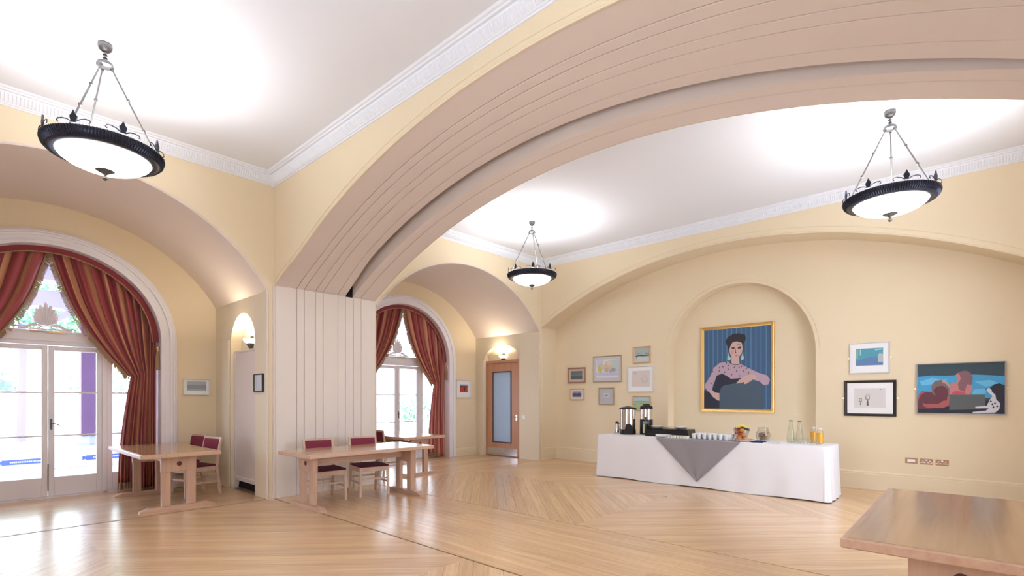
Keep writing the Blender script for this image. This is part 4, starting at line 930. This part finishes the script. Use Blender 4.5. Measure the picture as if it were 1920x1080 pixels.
for i, (u, v, rx, ry, c) in enumerate(((.18, .5, .11, .24, (.60, .52, .18)), (.22, .68, .08, .14, (.62, .55, .40)), (.42, .55, .10, .2, (.55, .58, .42)), (.55, .68, .17, .26, (.68, .52, .36)), (.62, .80, .12, .14, (.72, .62, .50)), (.48, .42, .09, .14, (.55, .42, .36)), (.78, .42, .12, .1, (.34, .34, .40)), (.66, .35, .08, .09, (.40, .38, .42)))): art.append((wc('bloom %d' % i, c), blob(u, v, rx, ry, 12, .12, i)))
picture('E', E, 6.475, 5.735, 1.83, 2.425, .022, OLV, wc('wash paper', (.72, .73, .80)), 'largest of the small pictures, a pale flower watercolour', art, board=mat('mount lilac', (.60, .56, .60), .8), bw=(.065, .065, .085, .065))
picture('E', E, 6.325, 5.93, 1.32, 1.705, .016, OLV, wc('sketch paper', (.66, .67, .72)), 'grey mounted sketch of small figures, directly below the flower watercolour',
        [(wc('ink', (.16, .17, .18)), blob(.25, .45, .14, .3, 9, .3)), (wc('sketch paper', (.66, .67, .72)), blob(.27, .47, .09, .2, 9, .2)), (wc('ink', (.16, .17, .18)), blob(.55, .4, .12, .25, 9, .3, 2)), (wc('ink 2', (.30, .31, .33)), blob(.8, .55, .1, .3, 9, .3, 1)), (wc('sketch paper', (.66, .67, .72)), blob(.8, .55, .06, .2, 9, .2, 1))], board=mat('mount grey', (.52, .50, .52), .8), bw=(.10, .10, .16, .11))
picture('E', E, 5.45, 5.045, 2.22, 2.575, .032, WOODF, wc('harbour', (.40, .47, .44)), 'small harbour scene in a wood frame, topmost of the pictures over the flask',
        [(wc('harbour water', (.55, .60, .60)), band(0, .38)), (wc('jetty', (.08, .08, .09)), [(.05, .36), (.35, .42), (.6, .38), (1, .40), (1, .45), (.6, .46), (.5, .52), (.3, .5), (.05, .42)]), (wc('jetty', (.08, .08, .09)), [(.14, .2), (.17, .2), (.17, .45), (.14, .45)]), (wc('mast', (.25, .27, .27)), [(.15, .56), (.5, .62), (.48, .66), (.2, .62)]), (wc('mast', (.25, .27, .27)), [(.7, .55), (.98, .5), (1, .56), (.75, .64)])])
art = [(wc('faint', (.60, .53, .49)), blob(.7, .45, .18, .25, 10, .2)), (wc('faint2', (.68, .60, .56)), blob(.7, .47, .14, .2, 10, .2)), (wc('faint', (.60, .53, .49)), blob(.2, .85, .12, .08, 8, .2))]
picture('E', E, 5.57, 4.975, 1.605, 2.15, .012, WFR, wc('pale pink paper', (.70, .62, .58)), 'square white framed faint pencil drawing, between the harbour scene and the green landscape', art, board=MTW, bw=(.07, .07, .10, .08))
picture('E', E, 5.465, 5.045, 1.205, 1.515, .026, WOODF, wc('green hill', (.42, .52, .30)), 'green hill landscape in a wood frame, partly behind the urn and flask',
        [(wc('pale sky', (.45, .60, .66)), band(.68, 1)), (wc('hill line', (.20, .34, .18)), [(0, .60), (.4, .66), (1, .58), (1, .62), (.4, .70), (0, .64)]), (wc('hill line', (.20, .34, .18)), [(0, .35), (.5, .5), (1, .48), (.5, .53), (0, .38)])])
Nw = YB-.002
picture('N', Nw, 2.545, 2.935, 1.518, 1.788, .014, WFR, wc('sea grey', (.26, .31, .36)), 'small grey seascape in a white frame between the near window and the pale cupboard',
        [(wc('sea light', (.42, .46, .50)), band(.62, 1)), (wc('sea pale', (.36, .42, .46)), band(0, .2))], board=MTW, bw=(.045, .035, .06, .028), tabs=False)
picture('N', Nw, 8.56, 9.06, 1.482, 1.94, .016, WFR, wc('red field', (.52, .05, .03)), 'red and black landscape in a white frame beside the farther window',
        [(wc('dark trees', (.05, .03, .05)), [(0, .55), (.2, .7), (.45, .62), (.8, .75), (1, .62), (1, .85), (0, .85)]), (wc('grey sky', (.40, .42, .50)), band(.82, 1)), (wc('dark trees', (.05, .03, .05)), [(.55, .1), (.66, .1), (.7, .6), (.5, .6)])], board=MTW, bw=(.10, .10, .13, .10), tabs=False)
picture('E', SW1-.002, 7.985, 7.67, 1.555, 1.825, .018, BFR, wc('notice', (.60, .60, .68)), 'small black framed notice on the strip of wall next to the pale cupboard',
        [(wc('notice line', (.40, .40, .50)), [(.15, .1), (.2, .1), (.2, .9), (.15, .9)]), (wc('notice line', (.40, .40, .50)), [(.5, .1), (.53, .1), (.53, .9), (.5, .9)])], name='framed_notice', tabs=False)
# ------------------------------------------------------------------ sockets and switches
def plate(x, y, z, w, h, name, label, twin, mt=None):
    r = empty(name, (x, y, z)); tag(r, label, 'socket' if twin else 'switch', 'brass plates low on the wall' if z < .6 else None)
    MB().box(-.006, 0, -w/2, w/2, -h/2, h/2, ch=.002).build('face_plate', mt or mat('bronze plate', (.36, .20, .11), .35, .5), r)
    if twin:
        for s in (-1, 1):
            m = MB(); cy = s*w*.27
            for dy, dz, a, b in ((0, .012, .006, .012), (-.018, -.012, .012, .007), (.018, -.012, .012, .007)): m.box(-.0075, -.006, cy+dy-a/1, cy+dy+a/1, dz-.006-b/2, dz-.006+b)
            m.build('pin_holes', PORC, r)
        MB().box(-.010, -.006, -.012, .012, .012, .032).build('rocker', PORC, r)
    else: MB().box(-.009, -.006, -w*.32, w*.32, -h*.25, h*.25).build('rocker', PORC, r)
plate(XR, .703, .502, .148, .086, 'blank_plate', 'bronze wall plate with a white insert, nearest the buffet of the three', False)
plate(XR, .522, .501, .150, .086, 'wall_socket', 'bronze twin wall socket in the middle of the three plates', True)
plate(XR, .340, .500, .151, .086, 'wall_socket', 'bronze twin wall socket farthest from the buffet', True)
plate(SW2-.0, 9.66, 1.03, .05, .11, 'light_switch', 'small brass switch plate between the window corner and the wooden door', False, BRASS)
plate(SW2-.0, 8.04, 1.01, .09, .09, 'light_switch', 'small white switch on the bright wall beside the wooden door', False, PORC)
# ------------------------------------------------------------------ garden terrace
STONE = mat('pale stone', (.70, .69, .70), .85, var=.04); LAWN = mat('lawn', (.30, .38, .22), .9, var=.2)
terr = struct(MB().box(-20, 45, YB+.46, 60, -.14, -.02).build('terrace_floor', STONE))
low = empty('terrace_bench', (2.0, 14.3, 0)); tag(low, 'long low white stone bench outside the windows, carrying two blue plaques', 'bench')
MB().box(-10, 10, .02, 1.2, -.02, .32, ch=.01).build('bench_base', STONE, low); MB().box(-10, 10, -.03, 1.25, .36, .43, ch=.01).box(-10, 10, 0, 1.2, .32, .36).build('bench_seat', STONE, low)
PLQ = mat('blue plaque', (.07, .12, .42), .5)
for k, (px, lb) in enumerate(((.98, 'faded blue plaque on the white bench seen through the door leaf nearer the frame edge'), (2.28, 'bright blue plaque on the white bench seen through the door leaf nearer the curtain'))):
    r = empty('plaque', (px, 14.317, .17)); tag(r, lb, 'plaque')
    MB().prism([(-.36, -.05), (.36, -.05), (.36, -.025), (.42, -.04), (.42, .04), (.36, .025), (.36, .05), (-.36, .05), (-.36, .025), (-.42, .04), (-.42, -.04), (-.36, -.025)], lambda a, b, t: (a, -t, b), 0, .012).build('board', PLQ, r)
    m = MB(); rg = random.Random(k)
    x = -.24
    while x < .26: w = rg.uniform(.012, .022); m.box(x, x+w, -.0135, -.012, -.014, .014); x += w+.010
    m.build('faded_lettering', PORC, r)
POST = mat('dark timber post', (.13, .07, .16), .6, var=.2)
po = empty('veranda_post', (2.0, 14.62, .43)); tag(po, 'dark purple-brown timber post on a grey stone foot outside the near window', 'post')
MB().box(-.14, .14, -.14, .14, .2, 2.93, ch=.01).build('shaft', POST, po); MB().lathe([(0, 0), (.19, 0), (.2, .04), (.17, .18), (.15, .21), (0, .21)], n=4).build('stone_foot', mat('blue grey stone', (.30, .33, .50), .8), po)
beam_m = MB().box(-8, 16, 14.45, 14.8, 3.40, 3.75).box(-8, 16, 13.0, 13.2, 3.72, 3.95)
for i in range(9): beam_m.box(-6+i*2.6, -5.85+i*2.6, YB+.5, 15.0, 3.80, 3.98)
for i in (0,): beam_m.bar((1.2, 14.6, 3.0), (2.0, 14.6, 3.55), .14, .14)
vb = beam_m.build('veranda_beam', mat('grey veranda timber', (.40, .36, .42), .7)); struct(vb)
struct(MB().box(-8, 16, YB+.46, 15.2, 4.0, 4.1).build('veranda_roof', mat('veranda boarding', (.50, .50, .56), .8)))
vl = empty('veranda_light', (.80, 12.2, 3.95)); tag(vl, 'round white ceiling light under the veranda, above the near window', 'lamp'); MB().lathe([(0, -.10), (.10, -.09), (.16, -.05), (.18, 0)], n=24).build('dome', PORC, vl, smooth=True)
BRK = mat('garden building render', (.55, .50, .55), .9)
b = empty('garden_building', (0, 38, 0)); tag(b, 'pale garden building with a flat roof line seen through the near window', 'building')
MB().box(-12, 3, 0, 6, 0, 5.2).build('wall', BRK, b); MB().box(-12.3, 3.3, -.4, 6, 2.9, 3.3).build('canopy', mat('building canopy', (.30, .30, .30), .8), b)
for i in range(6): w = MB().box(-11+i*2.4, -10+i*2.4, -.05, .05, .4, 2.4).build('window', mat('far window %d' % i, (.12, .13, .30), .3), b)
gw = empty('garden_wall', (0, 29, 0)); tag(gw, 'low white garden wall beyond the terrace bench', 'wall')
MB().box(-12, 7.5, 0, .3, -.02, 1.66).build('wall_face', mat('white render', (.78, .78, .78), .9), gw); MB().box(-12.05, 7.55, -.05, .35, 1.66, 1.74, ch=.01).build('coping', STONE, gw)
LEAFM = mat('leaf green', (.16, .36, .20), .7, var=.3)
def leafy(name, x, y, z, sx, sy, sz, n, label, cat, trunk=True, seed=1, group=None):
    rg = random.Random(seed); r = empty(name, (x, y, 0)); tag(r, label, cat, group); m = MB()
    for i in range(n):
        while True:
            p = Vector((rg.uniform(-1, 1), rg.uniform(-1, 1), rg.uniform(-1, 1)))
            if p.length < 1: break
        c = Vector((p.x*sx, p.y*sy, z+p.z*sz)); a = Vector((rg.uniform(-1, 1), rg.uniform(-1, 1), rg.uniform(-1, 1))).normalized(); b = a.orthogonal().normalized(); L = rg.uniform(.09, .20)
        m.add([c-a*L, c+b*L*.4, c+a*L, c-b*L*.4], [(0, 1, 2, 3)])
    m.build('foliage', LEAFM, r)['kind'] = 'stuff'
    if trunk: MB().tube([(0, 0, 0), (.05, 0, z*.5), (0, 0, z)], [.16*sx/2.6, .12*sx/2.6, .07*sx/2.6], 8).build('trunk', mat('bark '+name+str(seed), (.16, .13, .22), .9), r)
leafy('garden_tree', 1.5, 24, 5.4, 2.6, 1.5, 2.0, 2200, 'leafy tree behind the plaster palmette of the near window', 'tree', seed=1)
leafy('garden_tree', 5.2, 26, 5.6, 2.6, 1.5, 2.2, 2200, 'leafy tree behind the dark veranda post', 'tree', seed=2)
leafy('garden_tree', 12.0, 26, 5.4, 3.2, 1.5, 2.4, 2200, 'leafy tree beyond the farther window', 'tree', seed=3)
leafy('garden_tree', 3.0, 19, 3.6, .9, .7, 1.0, 500, 'slim young tree between the two door leaves of the near window', 'tree', seed=4)
leafy('garden_shrub', .2, 34, 1.55, 2.2, .8, 1.6, 900, 'low shrub in front of the garden building', 'shrub', False, 5)
leafy('garden_shrub', 5.2, 33, 1.5, 1.8, .8, 1.55, 700, 'low shrub beyond the near window next to the dark post', 'shrub', False, 6)
leafy('garden_shrub', 19.5, 26, .8, 1.6, .6, .85, 600, 'low shrub beyond the farther window', 'shrub', False, 7)
print('objects', len(bpy.data.objects), 'polys', sum(len(m.polygons) for m in bpy.data.meshes))
